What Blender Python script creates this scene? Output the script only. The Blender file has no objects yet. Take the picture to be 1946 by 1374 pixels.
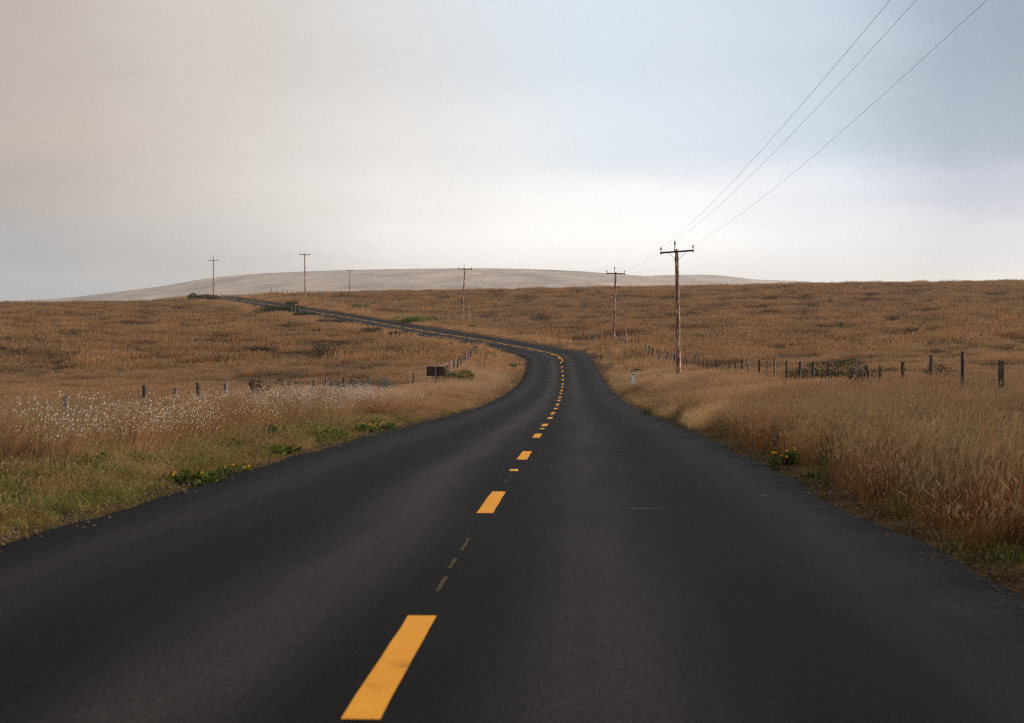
import bpy, math, random
import numpy as np
from mathutils import Vector, Matrix

R = np.random.default_rng(7)
random.seed(7)
scene = bpy.context.scene
COL = scene.collection

# ------------------------------------------------------------------ camera
F, CX, CY = 2600.0, 973.0, 687.0          # focal length and centre, in pixels of the 1946 px wide photograph
YH = 594.0                                # level horizon row
EYE, SLOPE = 1.33, 0.04                   # eye above the road; the near road falls 4 %
PITCH = math.atan((CY - YH) / F)
cam_d = bpy.data.cameras.new('camera')
cam = bpy.data.objects.new('camera', cam_d)
COL.objects.link(cam)
cam_d.sensor_width = 36.0
cam_d.lens = F / 1946.0 * 36.0
cam_d.clip_start = 0.05
cam_d.clip_end = 20000
cam.rotation_euler = (math.pi / 2 - PITCH, 0, 0)
cam_d.dof.use_dof = True
cam_d.dof.focus_distance = 70.0
cam_d.dof.aperture_fstop = 3.4
scene.camera = cam

cp, sp = math.cos(PITCH), math.sin(PITCH)


def at(px, py, Y):
    """world point of the surveyed spot that stands Y metres down the view"""
    dx, dz = (px - CX) / F, (CY - py) / F
    wy = cp + dz * sp
    wz = dz * cp - sp
    k = Y / wy
    return (dx * k, Y, wz * k)


def lin(r, g, b):
    f = lambda c: (c / 255 / 12.92) if c / 255 <= 0.04045 else ((c / 255 + 0.055) / 1.055) ** 2.4
    return (f(r), f(g), f(b), 1.0)


# ------------------------------------------------------------------ helpers
def tag(o, label=None, cat=None, group=None, kind=None):
    if label: o['label'] = label
    if cat: o['category'] = cat
    if group: o['group'] = group
    if kind: o['kind'] = kind
    return o


def empty(name, loc, rz=0.0):
    o = bpy.data.objects.new(name, None)
    o.empty_display_size = 0.3
    COL.objects.link(o)
    o.location = loc
    o.rotation_euler = (0, 0, rz)
    return o


def mesh_obj(name, verts, faces, mat, parent=None, smooth=False, link=True):
    me = bpy.data.meshes.new(name)
    me.from_pydata([tuple(v) for v in verts], [], [tuple(f) for f in faces])
    if mat is not None:
        me.materials.append(mat)
    if smooth:
        me.polygons.foreach_set('use_smooth', [True] * len(me.polygons))
    me.update()
    o = bpy.data.objects.new(name, me)
    if link:
        COL.objects.link(o)
    if parent is not None:
        o.parent = parent
    return o


class MB:
    """collects shapes for ONE mesh"""
    def __init__(self):
        self.v, self.f = [], []

    def add(self, v, f):
        n = len(self.v)
        self.v += [tuple(p) for p in v]
        self.f += [tuple(i + n for i in q) for q in f]

    def tube(self, pts, rads, n=8, cap=True):
        pts = [Vector(p) for p in pts]
        rings = []
        up = Vector((0.13, 0.97, 0.21)).normalized()
        for i, p in enumerate(pts):
            t = (pts[min(i + 1, len(pts) - 1)] - pts[max(i - 1, 0)]).normalized()
            a = t.cross(up)
            if a.length < 1e-4:
                a = t.cross(Vector((1, 0, 0)))
            a.normalize()
            b = t.cross(a)
            rings.append([p + (a * math.cos(2 * math.pi * k / n) + b * math.sin(2 * math.pi * k / n)) * rads[i] for k in range(n)])
        base = len(self.v)
        for r in rings:
            self.v += [tuple(q) for q in r]
        for i in range(len(pts) - 1):
            for k in range(n):
                a0 = base + i * n + k
                a1 = base + i * n + (k + 1) % n
                self.f.append((a0, a1, a1 + n, a0 + n))
        if cap:
            self.f.append(tuple(base + k for k in range(n))[::-1])
            self.f.append(tuple(base + (len(pts) - 1) * n + k for k in range(n)))

    def box(self, c, size, rot=None, bev=0.0):
        sx, sy, sz = [s / 2 for s in size]
        if bev <= 0:
            vs = [Vector((x * sx, y * sy, z * sz)) for z in (-1, 1) for y in (-1, 1) for x in (-1, 1)]
            fs = [(0, 2, 3, 1), (4, 5, 7, 6), (0, 1, 5, 4), (2, 6, 7, 3), (1, 3, 7, 5), (0, 4, 6, 2)]
        else:
            vs, fs = [], []
            prof = [(-sx + bev, -sz), (sx - bev, -sz), (sx, -sz + bev), (sx, sz - bev), (sx - bev, sz), (-sx + bev, sz), (-sx, sz - bev), (-sx, -sz + bev)]
            for y in (-sy, sy):
                vs += [Vector((x, y, z)) for x, z in prof]
            fs = [tuple(range(8)), tuple(range(15, 7, -1))] + [(k, k + 8, (k + 1) % 8 + 8, (k + 1) % 8) for k in range(8)]
        if rot is not None:
            vs = [rot @ v for v in vs]
        c = Vector(c)
        self.add([v + c for v in vs], fs)

    def build(self, name, mat, parent=None, smooth=False):
        return mesh_obj(name, self.v, self.f, mat, parent, smooth)


def vnoise(x, y, seed=0):
    xi, yi = np.floor(x).astype(np.int64), np.floor(y).astype(np.int64)
    fx, fy = x - xi, y - yi
    fx = fx * fx * (3 - 2 * fx)
    fy = fy * fy * (3 - 2 * fy)

    def h(a, b):
        n = (a * 374761393 + b * 668265263 + seed * 1442695) & 0x7fffffff
        n = ((n ^ (n >> 13)) * 1274126177) & 0x7fffffff
        return ((n ^ (n >> 16)) & 0xffff) / 65535.0
    return (h(xi, yi) * (1 - fx) + h(xi + 1, yi) * fx) * (1 - fy) + (h(xi, yi + 1) * (1 - fx) + h(xi + 1, yi + 1) * fx) * fy


def fbm(x, y, seed=0, oct=4):
    s, a, t = 0, 1.0, 0
    for k in range(oct):
        s = s + a * vnoise(x * 2 ** k + 17.3 * k, y * 2 ** k - 9.1 * k, seed + k)
        t += a
        a *= 0.55
    return s / t


def sstep(a, b, x):
    t = np.clip((x - a) / (b - a), 0, 1)
    return t * t * (3 - 2 * t)


# ------------------------------------------------------------------ materials
def new_mat(name):
    m = bpy.data.materials.new(name)
    m.use_nodes = True
    nt = m.node_tree
    nt.nodes.clear()
    out = nt.nodes.new('ShaderNodeOutputMaterial')
    return m, nt, out


def N(nt, typ, **kw):
    n = nt.nodes.new(typ)
    for k, v in kw.items():
        if k == 'inp':
            for s, val in v.items():
                n.inputs[s].default_value = val
        else:
            setattr(n, k, v)
    return n


def ramp(nt, stops, interp='LINEAR'):
    n = nt.nodes.new('ShaderNodeValToRGB')
    n.color_ramp.interpolation = interp
    el = n.color_ramp.elements
    while len(el) < len(stops):
        el.new(0.5)
    for e, (p, c) in zip(el, stops):
        e.position = p
        e.color = c if len(c) == 4 else (*c, 1)
    return n


def wood_mat(name, c1, c2, c3, sx=1.0):
    """weathered timber: long streaks, dark checks and pale worn patches"""
    m, nt, out = new_mat(name)
    tc = N(nt, 'ShaderNodeTexCoord')
    mp = N(nt, 'ShaderNodeMapping', inp={'Scale': (9 * sx, 9 * sx, 0.9 * sx)})
    n1 = N(nt, 'ShaderNodeTexNoise', inp={'Scale': 1.6, 'Detail': 6, 'Roughness': 0.7})
    mp2 = N(nt, 'ShaderNodeMapping', inp={'Scale': (3 * sx, 3 * sx, 1.7 * sx)})
    n2 = N(nt, 'ShaderNodeTexNoise', inp={'Scale': 1.1, 'Detail': 5, 'Roughness': 0.75})
    r1 = ramp(nt, [(0.33, c1), (0.48, c2), (0.60, c3)])
    r2 = ramp(nt, [(0.40, (0.16, 0.13, 0.12)), (0.50, (1, 1, 1))])
    mx = N(nt, 'ShaderNodeMix', data_type='RGBA', blend_type='MULTIPLY', inp={0: 1.0})
    b = N(nt, 'ShaderNodeBsdfPrincipled', inp={'Roughness': 0.85})
    bp = N(nt, 'ShaderNodeBump', inp={'Strength': 0.5, 'Distance': 0.02})
    L = nt.links.new
    L(tc.outputs['Object'], mp.inputs[0]); L(mp.outputs[0], n1.inputs['Vector'])
    L(tc.outputs['Object'], mp2.inputs[0]); L(mp2.outputs[0], n2.inputs['Vector'])
    L(n1.outputs['Fac'], r1.inputs[0]); L(n2.outputs['Fac'], r2.inputs[0])
    L(r1.outputs[0], mx.inputs[6]); L(r2.outputs[0], mx.inputs[7])
    L(mx.outputs[2], b.inputs['Base Color']); L(n1.outputs['Fac'], bp.inputs['Height'])
    L(bp.outputs[0], b.inputs['Normal']); L(b.outputs[0], out.inputs[0])
    return m


def plain_mat(name, col, rough=0.6, metal=0.0, var=0.25, scale=6.0):
    m, nt, out = new_mat(name)
    tc = N(nt, 'ShaderNodeTexCoord')
    n1 = N(nt, 'ShaderNodeTexNoise', inp={'Scale': scale, 'Detail': 5, 'Roughness': 0.65})
    a = tuple(c * (1 - var) for c in col)
    b_ = tuple(min(1, c * (1 + var)) for c in col)
    r1 = ramp(nt, [(0.35, a), (0.65, b_)])
    b = N(nt, 'ShaderNodeBsdfPrincipled', inp={'Roughness': rough, 'Metallic': metal, 'Specular IOR Level': 0.5 if rough < 0.6 else 0.12})
    L = nt.links.new
    L(tc.outputs['Object'], n1.inputs['Vector']); L(n1.outputs['Fac'], r1.inputs[0])
    L(r1.outputs[0], b.inputs['Base Color']); L(b.outputs[0], out.inputs[0])
    return m


def grass_mat(name, instanced=True, col=(0.4, 0.25, 0.13), head=(0.58, 0.41, 0.25), transl=0.3):
    """blades: colour of the plant (from the plant itself) times a per-blade variation; seed heads are paler"""
    m, nt, out = new_mat(name)
    L = nt.links.new
    if instanced:
        t = N(nt, 'ShaderNodeAttribute', attribute_type='INSTANCER', attribute_name='tint')
        tcol = t.outputs['Color']
    else:
        t = N(nt, 'ShaderNodeRGB')
        t.outputs[0].default_value = (*col, 1)
        tcol = t.outputs[0]
    sh = N(nt, 'ShaderNodeAttribute', attribute_type='GEOMETRY', attribute_name='shade')
    hd = N(nt, 'ShaderNodeAttribute', attribute_type='GEOMETRY', attribute_name='head')
    m1 = N(nt, 'ShaderNodeVectorMath', operation='SCALE')
    L(tcol, m1.inputs[0]); L(sh.outputs['Fac'], m1.inputs['Scale'])
    hm = N(nt, 'ShaderNodeMath', operation='MULTIPLY', inp={1: 0.6})
    L(hd.outputs['Fac'], hm.inputs[0])
    mx = N(nt, 'ShaderNodeMix', data_type='RGBA')
    L(hm.outputs[0], mx.inputs[0]); L(m1.outputs[0], mx.inputs[6])
    mx.inputs[7].default_value = (*head, 1)
    d = N(nt, 'ShaderNodeBsdfDiffuse')
    tr = N(nt, 'ShaderNodeBsdfTranslucent')
    ms = N(nt, 'ShaderNodeMixShader', inp={0: transl})
    L(mx.outputs[2], d.inputs[0]); L(mx.outputs[2], tr.inputs[0])
    L(d.outputs[0], ms.inputs[1]); L(tr.outputs[0], ms.inputs[2]); L(ms.outputs[0], out.inputs[0])
    return m


M = {}
M['pole'] = wood_mat('pole_timber', lin(46, 27, 20), lin(118, 70, 48), lin(236, 198, 168), 1.0)
M['arm'] = wood_mat('arm_timber', lin(28, 24, 20), lin(52, 45, 36), lin(80, 66, 50), 1.0)
M['post'] = wood_mat('post_timber', lin(70, 60, 55), lin(112, 100, 94), lin(160, 148, 138), 3.0)
M['post_dark'] = wood_mat('dark_post_timber', lin(40, 31, 27), lin(66, 54, 48), lin(104, 90, 80), 3.0)
M['steel'] = plain_mat('galvanised_steel', (0.28, 0.27, 0.27), 0.55, 0.6)
M['wire'] = plain_mat('line_wire', (0.13, 0.155, 0.19), 0.6, 0.3)
M['fence_wire'] = plain_mat('fence_wire', (0.16, 0.14, 0.13), 0.7, 0.3)
M['insulator'] = plain_mat('insulator_glaze', (0.045, 0.045, 0.045), 0.35)
M['sign'] = plain_mat('brown_sign_paint', lin(58, 36, 32)[:3], 0.6, 0, 0.15, 4)
M['sign_edge'] = plain_mat('sign_post_paint', lin(120, 110, 100)[:3], 0.7, 0, 0.2, 9)
M['white'] = plain_mat('white_plastic', (0.78, 0.77, 0.74), 0.5, 0, 0.06, 9)
M['black'] = plain_mat('black_band', (0.025, 0.025, 0.028), 0.5)
M['reflector'] = plain_mat('amber_reflector', (0.85, 0.48, 0.06), 0.3, 0, 0.1, 30)
M['petal'] = plain_mat('yellow_petals', (0.85, 0.46, 0.015), 0.6, 0, 0.12, 40)
M['fluff'] = plain_mat('fluffy_seed', (0.62, 0.53, 0.43), 0.9, 0, 0.1, 60)
M['thistle'] = plain_mat('dry_thistle', (0.085, 0.05, 0.032), 0.9, 0, 0.3, 30)
M['stem'] = plain_mat('woody_stem', (0.10, 0.07, 0.045), 0.9, 0, 0.3, 20)
M['grass'] = grass_mat('dry_grass_blades')
M['pale_stake'] = plain_mat('bleached_stake', (0.55, 0.50, 0.44), 0.8, 0, 0.15, 8)

# ------------------------------------------------------------------ road centre line
road_px = [(996, 868, 20.3), (1020, 829.5, 27.6), (1035, 808.5, 35), (1045, 795, 42.2), (1051, 785, 49.5), (1056, 777, 57), (1060, 768.8, 64.2),
           (1062, 761.3, 71.5), (1064.3, 754.5, 79), (1067.3, 742, 93), (1069.5, 728, 110), (1069.5, 711, 125), (1066.6, 693, 141), (1063, 681.5, 151),
           (1051, 674, 159), (1030, 668.3, 165), (993, 661, 173), (946, 652.2, 181), (900, 644, 189), (829, 633, 202), (759, 621, 217), (690, 608.5, 234),
           (620, 596.5, 256), (550, 585, 283), (500, 577, 308), (460, 571, 330), (432, 567, 350), (405, 564, 372), (372, 567, 402), (335, 580, 440), (290, 596, 490)]
ctl = [(-0.8 + 0.0445 * y, y, -EYE - SLOPE * y) for y in (-60, -40, -20, -10, 0, 7, 13.5)] + [at(*p) for p in road_px]
ctl = np.array(ctl)


def catmull(P, step=0.5):
    out = []
    for i in range(len(P) - 1):
        p0, p1, p2, p3 = P[max(i - 1, 0)], P[i], P[i + 1], P[min(i + 2, len(P) - 1)]
        n = max(2, int(np.linalg.norm(p2 - p1) / step))
        d1 = np.linalg.norm(p2 - p1)
        m1 = (p2 - p0) / max(np.linalg.norm(p2 - p0), 1e-6) * d1 if i > 0 else p2 - p1
        m2 = (p3 - p1) / max(np.linalg.norm(p3 - p1), 1e-6) * d1 if i < len(P) - 2 else p2 - p1
        for k in range(n):
            t = k / n
            out.append((2 * t**3 - 3 * t**2 + 1) * p1 + (t**3 - 2 * t**2 + t) * m1 + (-2 * t**3 + 3 * t**2) * p2 + (t**3 - t**2) * m2)
    out.append(P[-1])
    return np.array(out)


RC = catmull(ctl, 0.5)
# smooth the surveyed line a little and resample evenly
for _ in range(40):
    RC[1:-1] = RC[1:-1] * 0.5 + (RC[:-2] + RC[2:]) * 0.25
seg = np.r_[0, np.cumsum(np.linalg.norm(np.diff(RC[:, :2], axis=0), axis=1))]
S = np.arange(0, seg[-1], 0.75)
RC = np.stack([np.interp(S, seg, RC[:, k]) for k in range(3)], 1)
T2 = np.gradient(RC[:, :2], axis=0)
T2 /= np.linalg.norm(T2, axis=1)[:, None]
NR = np.stack([T2[:, 1], -T2[:, 0]], 1)               # towards the right edge
BANK = 0.05 * sstep(115, 165, RC[:, 1]) - 0.018 * sstep(195, 240, RC[:, 1])
HALF = 3.5
S0 = float(np.interp(0, RC[:, 1], S))                 # arc length beside the camera


def road_frame(X, Y):
    """signed offset from the centre line (right positive), road level there, arc index"""
    X = np.asarray(X, float).ravel(); Y = np.asarray(Y, float).ravel()
    off = np.empty(len(X)); zz = np.empty(len(X)); idx = np.empty(len(X), int)
    for a in range(0, len(X), 20000):
        x, y = X[a:a + 20000], Y[a:a + 20000]
        d2 = (x[:, None] - RC[None, ::4, 0]) ** 2 + (y[:, None] - RC[None, ::4, 1]) ** 2
        i = np.argmin(d2, 1) * 4
        dx, dy = x - RC[i, 0], y - RC[i, 1]
        o = dx * NR[i, 0] + dy * NR[i, 1]
        along = dx * T2[i, 0] + dy * T2[i, 1]
        j = np.clip(i + np.rint(along / 0.75).astype(int), 0, len(RC) - 1)
        o = np.where(np.abs(along) > 4, np.sign(o) * np.hypot(dx, dy), o)
        off[a:a + 20000] = o
        zz[a:a + 20000] = RC[j, 2] + BANK[j] * np.clip(o, -6, 6)
        idx[a:a + 20000] = j
    return off, zz, idx


# ------------------------------------------------------------------ terrain
fence_right_px = [(2050, 805, 26), (1831, 775, 33), (1770, 766, 40), (1671, 755, 47), (1572, 742, 57), (1495, 733, 68), (1425, 724, 82), (1370, 717, 95), (1330, 712, 106),
                  (1310, 709, 113), (1285, 700, 122), (1260, 690, 132), (1230, 678, 143), (1200, 668, 154), (1175, 660, 165)]
fence_up_px = [(1150, 653, 177), (1120, 648, 188), (1080, 643, 200), (1033, 635.5, 211), (987, 627, 222), (919, 616, 243), (853, 608, 263),
               (806, 600, 278), (736, 588, 297), (646, 575, 318), (580, 567, 333), (550, 563.5, 341), (515, 560.5, 350)]
fence_left_px = [(-60, 880, 20), (122, 872, 25), (275, 829, 34), (330, 820, 36.4), (433, 802, 43), (540, 782, 54), (596, 771, 62), (672, 757, 77.7), (700, 751, 85.7), (770, 743, 93), (820, 735, 98)]
fence_bend_px = [(846, 722, 102), (870, 709, 112), (885, 697, 124), (895, 688, 133), (903, 680, 142), (907, 674, 150)]
fence_crest_px = [(890, 666, 167), (853, 657, 176), (813, 650, 185), (790, 646, 190), (740, 635, 202), (690, 624, 216), (640, 614, 231), (600, 606, 244),
                  (560, 598, 260), (530, 592, 274), (500, 585, 290), (470, 578, 306), (440, 571.5, 329), (415, 568, 350)]
ground_px = fence_right_px + fence_up_px + fence_left_px + fence_bend_px + fence_crest_px + [
    # left field
    (850, 692, 130), (850, 672, 155), (700, 745, 92), (700, 692, 125), (700, 657, 170), (700, 634, 208), (500, 742, 95), (500, 702, 125), (500, 652, 175), (500, 617, 225), (500, 593, 278),
    (250, 745, 92), (250, 708, 125), (250, 662, 170), (250, 627, 215), (250, 600, 270), (250, 580, 325), (250, 576.5, 345), (250, 590, 420), (250, 640, 600),
    (0, 748, 90), (0, 703, 125), (0, 657, 170), (0, 622, 215), (0, 597, 270), (0, 580, 325), (0, 578, 345), (0, 592, 420), (0, 640, 600),
    (-500, 750, 90), (-500, 657, 170), (-500, 600, 270), (-500, 582, 345), (-500, 596, 420), (380, 573, 345), (340, 576, 400), (380, 640, 600),
    # right field
    (1500, 702, 105), (1500, 662, 145), (1500, 617, 195), (1500, 577, 250), (1500, 554, 295), (1500, 545.5, 335), (1500, 553, 420), (1500, 610, 600),
    (1620, 722, 75), (1700, 730, 62), (1831, 742, 58), (1831, 702, 90), (1831, 652, 130), (1831, 602, 185), (1831, 562, 245), (1831, 543, 300), (1831, 540.5, 325), (1831, 549, 400), (1831, 610, 600),
    (2400, 742, 58), (2400, 652, 130), (2400, 562, 245), (2400, 537, 320), (2400, 548, 400), (2400, 610, 600),
    (1300, 640, 180), (1300, 600, 230), (1300, 570, 285), (1300, 551, 340), (1300, 548.5, 360), (1300, 558, 430), (1300, 610, 600),
    (1150, 630, 205), (1150, 600, 245), (1150, 570, 295), (1150, 552.5, 345), (1150, 550, 365), (1150, 560, 430), (1150, 610, 600),
    (1000, 600, 260), (1000, 574, 310), (1000, 555, 358), (1000, 552.5, 378), (1000, 562, 450), (1000, 610, 600),
    (800, 582, 320), (800, 564, 355), (800, 557.5, 380), (800, 566, 450), (800, 610, 600), (650, 565, 350), (650, 559.5, 380), (650, 568, 450), (650, 610, 600),
    (550, 561.5, 362), (550, 570, 430), (500, 568, 372), (480, 577, 430), (500, 620, 600),
    (1290, 717, 99), (1166, 662, 168), (878, 618, 235), (580, 568.5, 309), (1203, 727, 88), (1240, 712, 105)]
cpts = [at(*p) for p in ground_px] + [tuple(p) for p in RC[::14] if p[1] > -34]
for Y in (-33, -15, 0, 10, 20, 30, 42):
    xc = -0.8 + 0.0445 * Y
    base = -EYE - SLOPE * Y
    for o, r in ((-4, -0.01), (-7, -0.1), (-10.5, -0.32), (-16, -0.4), (-45, -0.3), (4, 0.0), (7, 0.12), (11.5, 0.26), (17, 0.3), (45, 0.4)):
        if Y == 42 and abs(o) > 7: continue
        cpts.append((xc + o, Y, base + r))
cpts = np.array(cpts)


def uvw(X, Y):
    return X / (Y + 40.0), np.log((Y + 40.0) / 40.0)


cu, cv = uvw(cpts[:, 0], cpts[:, 1])
cw = (cpts[:, 2] + EYE + SLOPE * cpts[:, 1]) / (cpts[:, 1] + 40.0)


def tps(d2):
    return np.where(d2 > 1e-12, 0.5 * d2 * np.log(np.maximum(d2, 1e-12)), 0.0)


KU = 2.2                                               # sideways distances weigh more than distances down the view
n = len(cpts)
A = np.zeros((n + 3, n + 3))
A[:n, :n] = tps(((cu[:, None] - cu[None]) * KU) ** 2 + (cv[:, None] - cv[None]) ** 2) + np.eye(n) * 2e-4
A[:n, n] = 1; A[:n, n + 1] = cu; A[:n, n + 2] = cv
A[n:, :n] = A[:n, n:].T
wts = np.linalg.solve(A, np.r_[cw, 0, 0, 0])


def base_height(X, Y):
    u, v = uvw(X, Y)
    w = np.empty(len(X))
    for a in range(0, len(X), 20000):
        uu, vv = u[a:a + 20000], v[a:a + 20000]
        k = tps(((uu[:, None] - cu[None]) * KU) ** 2 + (vv[:, None] - cv[None]) ** 2)
        w[a:a + 20000] = k @ wts[:n] + wts[n] + wts[n + 1] * uu + wts[n + 2] * vv
    return w * (Y + 40.0) - EYE - SLOPE * Y


GU, GV = np.linspace(-1.0, 1.0, 321), np.linspace(math.log(5 / 40), math.log(720 / 40), 361)
_gu, _gv = np.meshgrid(GU, GV)
_gy = 40 * np.exp(_gv) - 40
GW = ((base_height((_gu * (_gy + 40)).ravel(), _gy.ravel()) + EYE + SLOPE * _gy.ravel()) / (_gy.ravel() + 40)).reshape(_gu.shape)


def table_height(X, Y):
    u, v = uvw(X, np.maximum(Y, -34.9))
    a = np.clip((u - GU[0]) / (GU[1] - GU[0]), 0, len(GU) - 1.001); b = np.clip((v - GV[0]) / (GV[1] - GV[0]), 0, len(GV) - 1.001)
    i, j = a.astype(int), b.astype(int); fa, fb = a - i, b - j
    w = (GW[j, i] * (1 - fa) + GW[j, i + 1] * fa) * (1 - fb) + (GW[j + 1, i] * (1 - fa) + GW[j + 1, i + 1] * fa) * fb
    return w * (Y + 40.0) - EYE - SLOPE * Y


def height(X, Y, full=False):
    X = np.asarray(X, float).ravel(); Y = np.asarray(Y, float).ravel()
    z = table_height(X, Y)
    off, rz, idx = road_frame(X, Y)
    a = np.abs(off)
    bump = (fbm(X / 3.4, Y / 3.4, 3, 3) - 0.5) * (0.30 + 0.55 * sstep(60, 130, Y)) * (0.4 + 1.2 * vnoise(X / 25, Y / 25, 55)) + (fbm(X / 11, Y / 11, 9, 2) - 0.5) * 0.5 * sstep(40, 120, Y)
    z = z + bump * sstep(4.5, 9, a)
    w = sstep(4.0, 9.5, a)
    edge = rz - 0.03 - 0.07 * (1 - sstep(3.55, 4.4, a))
    z = edge * (1 - w) + z * w
    if full:
        return z, off, idx
    return z


NV, NU = 780, 700
vv = np.linspace(math.log(8 / 40), math.log(640 / 40), NV)
uu = np.sign(np.linspace(-1, 1, NU)) * np.abs(np.linspace(-1, 1, NU)) ** 1.25 * 0.8
UU, VV = np.meshgrid(uu, vv)
YY = 40 * np.exp(VV) - 40
XX = UU * (YY + 40)
ZZ, OFF, _ = height(XX, YY, True)
TV = np.stack([XX.ravel(), YY.ravel(), ZZ], 1)
ii = np.arange(NV * NU).reshape(NV, NU)
TF = np.stack([ii[:-1, :-1], ii[:-1, 1:], ii[1:, 1:], ii[1:, :-1]], -1).reshape(-1, 4)


def np_mesh(name, V, Fq, mat, smooth=True):
    me = bpy.data.meshes.new(name)
    me.vertices.add(len(V)); me.vertices.foreach_set('co', V.astype(np.float32).ravel())
    k = Fq.shape[1]
    me.loops.add(Fq.size); me.loops.foreach_set('vertex_index', Fq.astype(np.int32).ravel())
    me.polygons.add(len(Fq)); me.polygons.foreach_set('loop_start', np.arange(0, Fq.size, k, dtype=np.int32))
    me.update(calc_edges=True)
    if smooth: me.polygons.foreach_set('use_smooth', np.ones(len(Fq), bool))
    me.materials.append(mat)
    return me


# soil and thatch between the tufts
m, nt, out = new_mat('thatch_ground')
L = nt.links.new
geo = N(nt, 'ShaderNodeNewGeometry')
n1 = N(nt, 'ShaderNodeTexNoise', inp={'Scale': 0.11, 'Detail': 8, 'Roughness': 0.68})
n2 = N(nt, 'ShaderNodeTexNoise', inp={'Scale': 2.3, 'Detail': 6, 'Roughness': 0.75})
r1 = ramp(nt, [(0.3, (0.06, 0.036, 0.018)), (0.48, (0.12, 0.064, 0.028)), (0.62, (0.18, 0.098, 0.042)), (0.75, (0.12, 0.055, 0.024))])
r2 = ramp(nt, [(0.3, (0.45, 0.45, 0.42)), (0.65, (1.0, 1.0, 1.0))])
mx = N(nt, 'ShaderNodeMix', data_type='RGBA', blend_type='MULTIPLY', inp={0: 1.0})
bd = N(nt, 'ShaderNodeBsdfPrincipled', inp={'Roughness': 1.0, 'Specular IOR Level': 0.05})
L(geo.outputs['Position'], n1.inputs['Vector']); L(geo.outputs['Position'], n2.inputs['Vector'])
L(n1.outputs['Fac'], r1.inputs[0]); L(n2.outputs['Fac'], r2.inputs[0]); L(r1.outputs[0], mx.inputs[6]); L(r2.outputs[0], mx.inputs[7])
L(mx.outputs[2], bd.inputs['Base Color']); L(bd.outputs[0], out.inputs[0])
M['ground'] = m
ground = bpy.data.objects.new('ground', np_mesh('ground', TV, TF, m))
COL.objects.link(ground)
tag(ground, 'rolling brown grassland ground on both sides of the road', 'ground', kind='structure')

# ------------------------------------------------------------------ road
m, nt, out = new_mat('asphalt')
L = nt.links.new
uvn = N(nt, 'ShaderNodeUVMap', uv_map='lane')
sep = N(nt, 'ShaderNodeSeparateXYZ')
L(uvn.outputs[0], sep.inputs[0])
geo = N(nt, 'ShaderNodeNewGeometry')


def bump_at(o, w):
    a = N(nt, 'ShaderNodeMath', operation='SUBTRACT', inp={1: o}); L(wob.outputs[0], a.inputs[0])
    b = N(nt, 'ShaderNodeMath', operation='DIVIDE', inp={1: w}); L(a.outputs[0], b.inputs[0])
    c = N(nt, 'ShaderNodeMath', operation='MULTIPLY'); L(b.outputs[0], c.inputs[0]); L(b.outputs[0], c.inputs[1])
    d = N(nt, 'ShaderNodeMath', operation='MULTIPLY', inp={1: -1.0}); L(c.outputs[0], d.inputs[0])
    e = N(nt, 'ShaderNodeMath', operation='EXPONENT'); L(d.outputs[0], e.inputs[0])
    return e.outputs[0]


mpw = N(nt, 'ShaderNodeMapping', inp={'Scale': (0.12, 0.06, 1)})
nw = N(nt, 'ShaderNodeTexNoise', inp={'Scale': 1.0, 'Detail': 2})
L(uvn.outputs[0], mpw.inputs[0]); L(mpw.outputs[0], nw.inputs['Vector'])
wob = N(nt, 'ShaderNodeMath', operation='MULTIPLY_ADD', inp={1: 0.5})
L(nw.outputs['Fac'], wob.inputs[0]); L(sep.outputs[0], wob.inputs[2])
tracks = None
for o, w, k in ((-0.55, 0.42, 1.0), (-2.35, 0.45, 0.55), (1.2, 0.45, 0.8), (3.0, 0.4, 0.45)):
    mm = N(nt, 'ShaderNodeMath', operation='MULTIPLY', inp={1: k}); L(bump_at(o, w), mm.inputs[0])
    if tracks is None:
        tracks = mm.outputs[0]
    else:
        ad = N(nt, 'ShaderNodeMath', operation='ADD'); L(tracks, ad.inputs[0]); L(mm.outputs[0], ad.inputs[1]); tracks = ad.outputs[0]
mps = N(nt, 'ShaderNodeMapping', inp={'Scale': (1.5, 0.13, 1)})
ns = N(nt, 'ShaderNodeTexNoise', inp={'Scale': 1.0, 'Detail': 5, 'Roughness': 0.6})
L(uvn.outputs[0], mps.inputs[0]); L(mps.outputs[0], ns.inputs['Vector'])
ng = N(nt, 'ShaderNodeTexNoise', inp={'Scale': 60.0, 'Detail': 4, 'Roughness': 0.8})
L(uvn.outputs[0], ng.inputs['Vector'])
na = N(nt, 'ShaderNodeTexVoronoi', inp={'Scale': 95.0})
L(uvn.outputs[0], na.inputs['Vector'])
tr = N(nt, 'ShaderNodeMath', operation='MULTIPLY'); L(tracks, tr.inputs[0]); L(ns.outputs['Fac'], tr.inputs[1])
v0 = N(nt, 'ShaderNodeMath', operation='MULTIPLY_ADD', inp={1: 0.058, 2: 0.001}); L(tr.outputs[0], v0.inputs[0])
v1 = N(nt, 'ShaderNodeMath', operation='MULTIPLY_ADD', inp={1: 0.008}); L(ns.outputs['Fac'], v1.inputs[0]); L(v0.outputs[0], v1.inputs[2])
gr = N(nt, 'ShaderNodeMapRange', inp={1: 0.25, 2: 0.75, 3: 0.4, 4: 1.6}); L(ng.outputs['Fac'], gr.inputs[0])
v2 = N(nt, 'ShaderNodeMath', operation='MULTIPLY'); L(v1.outputs[0], v2.inputs[0]); L(gr.outputs[0], v2.inputs[1])
st = N(nt, 'ShaderNodeTexVoronoi', inp={'Scale': 110.0}); L(uvn.outputs[0], st.inputs['Vector'])
sts = N(nt, 'ShaderNodeSeparateXYZ'); L(st.outputs['Color'], sts.inputs[0])
stp = N(nt, 'ShaderNodeMath', operation='POWER', inp={1: 3.0}); L(sts.outputs[0], stp.inputs[0])
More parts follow.
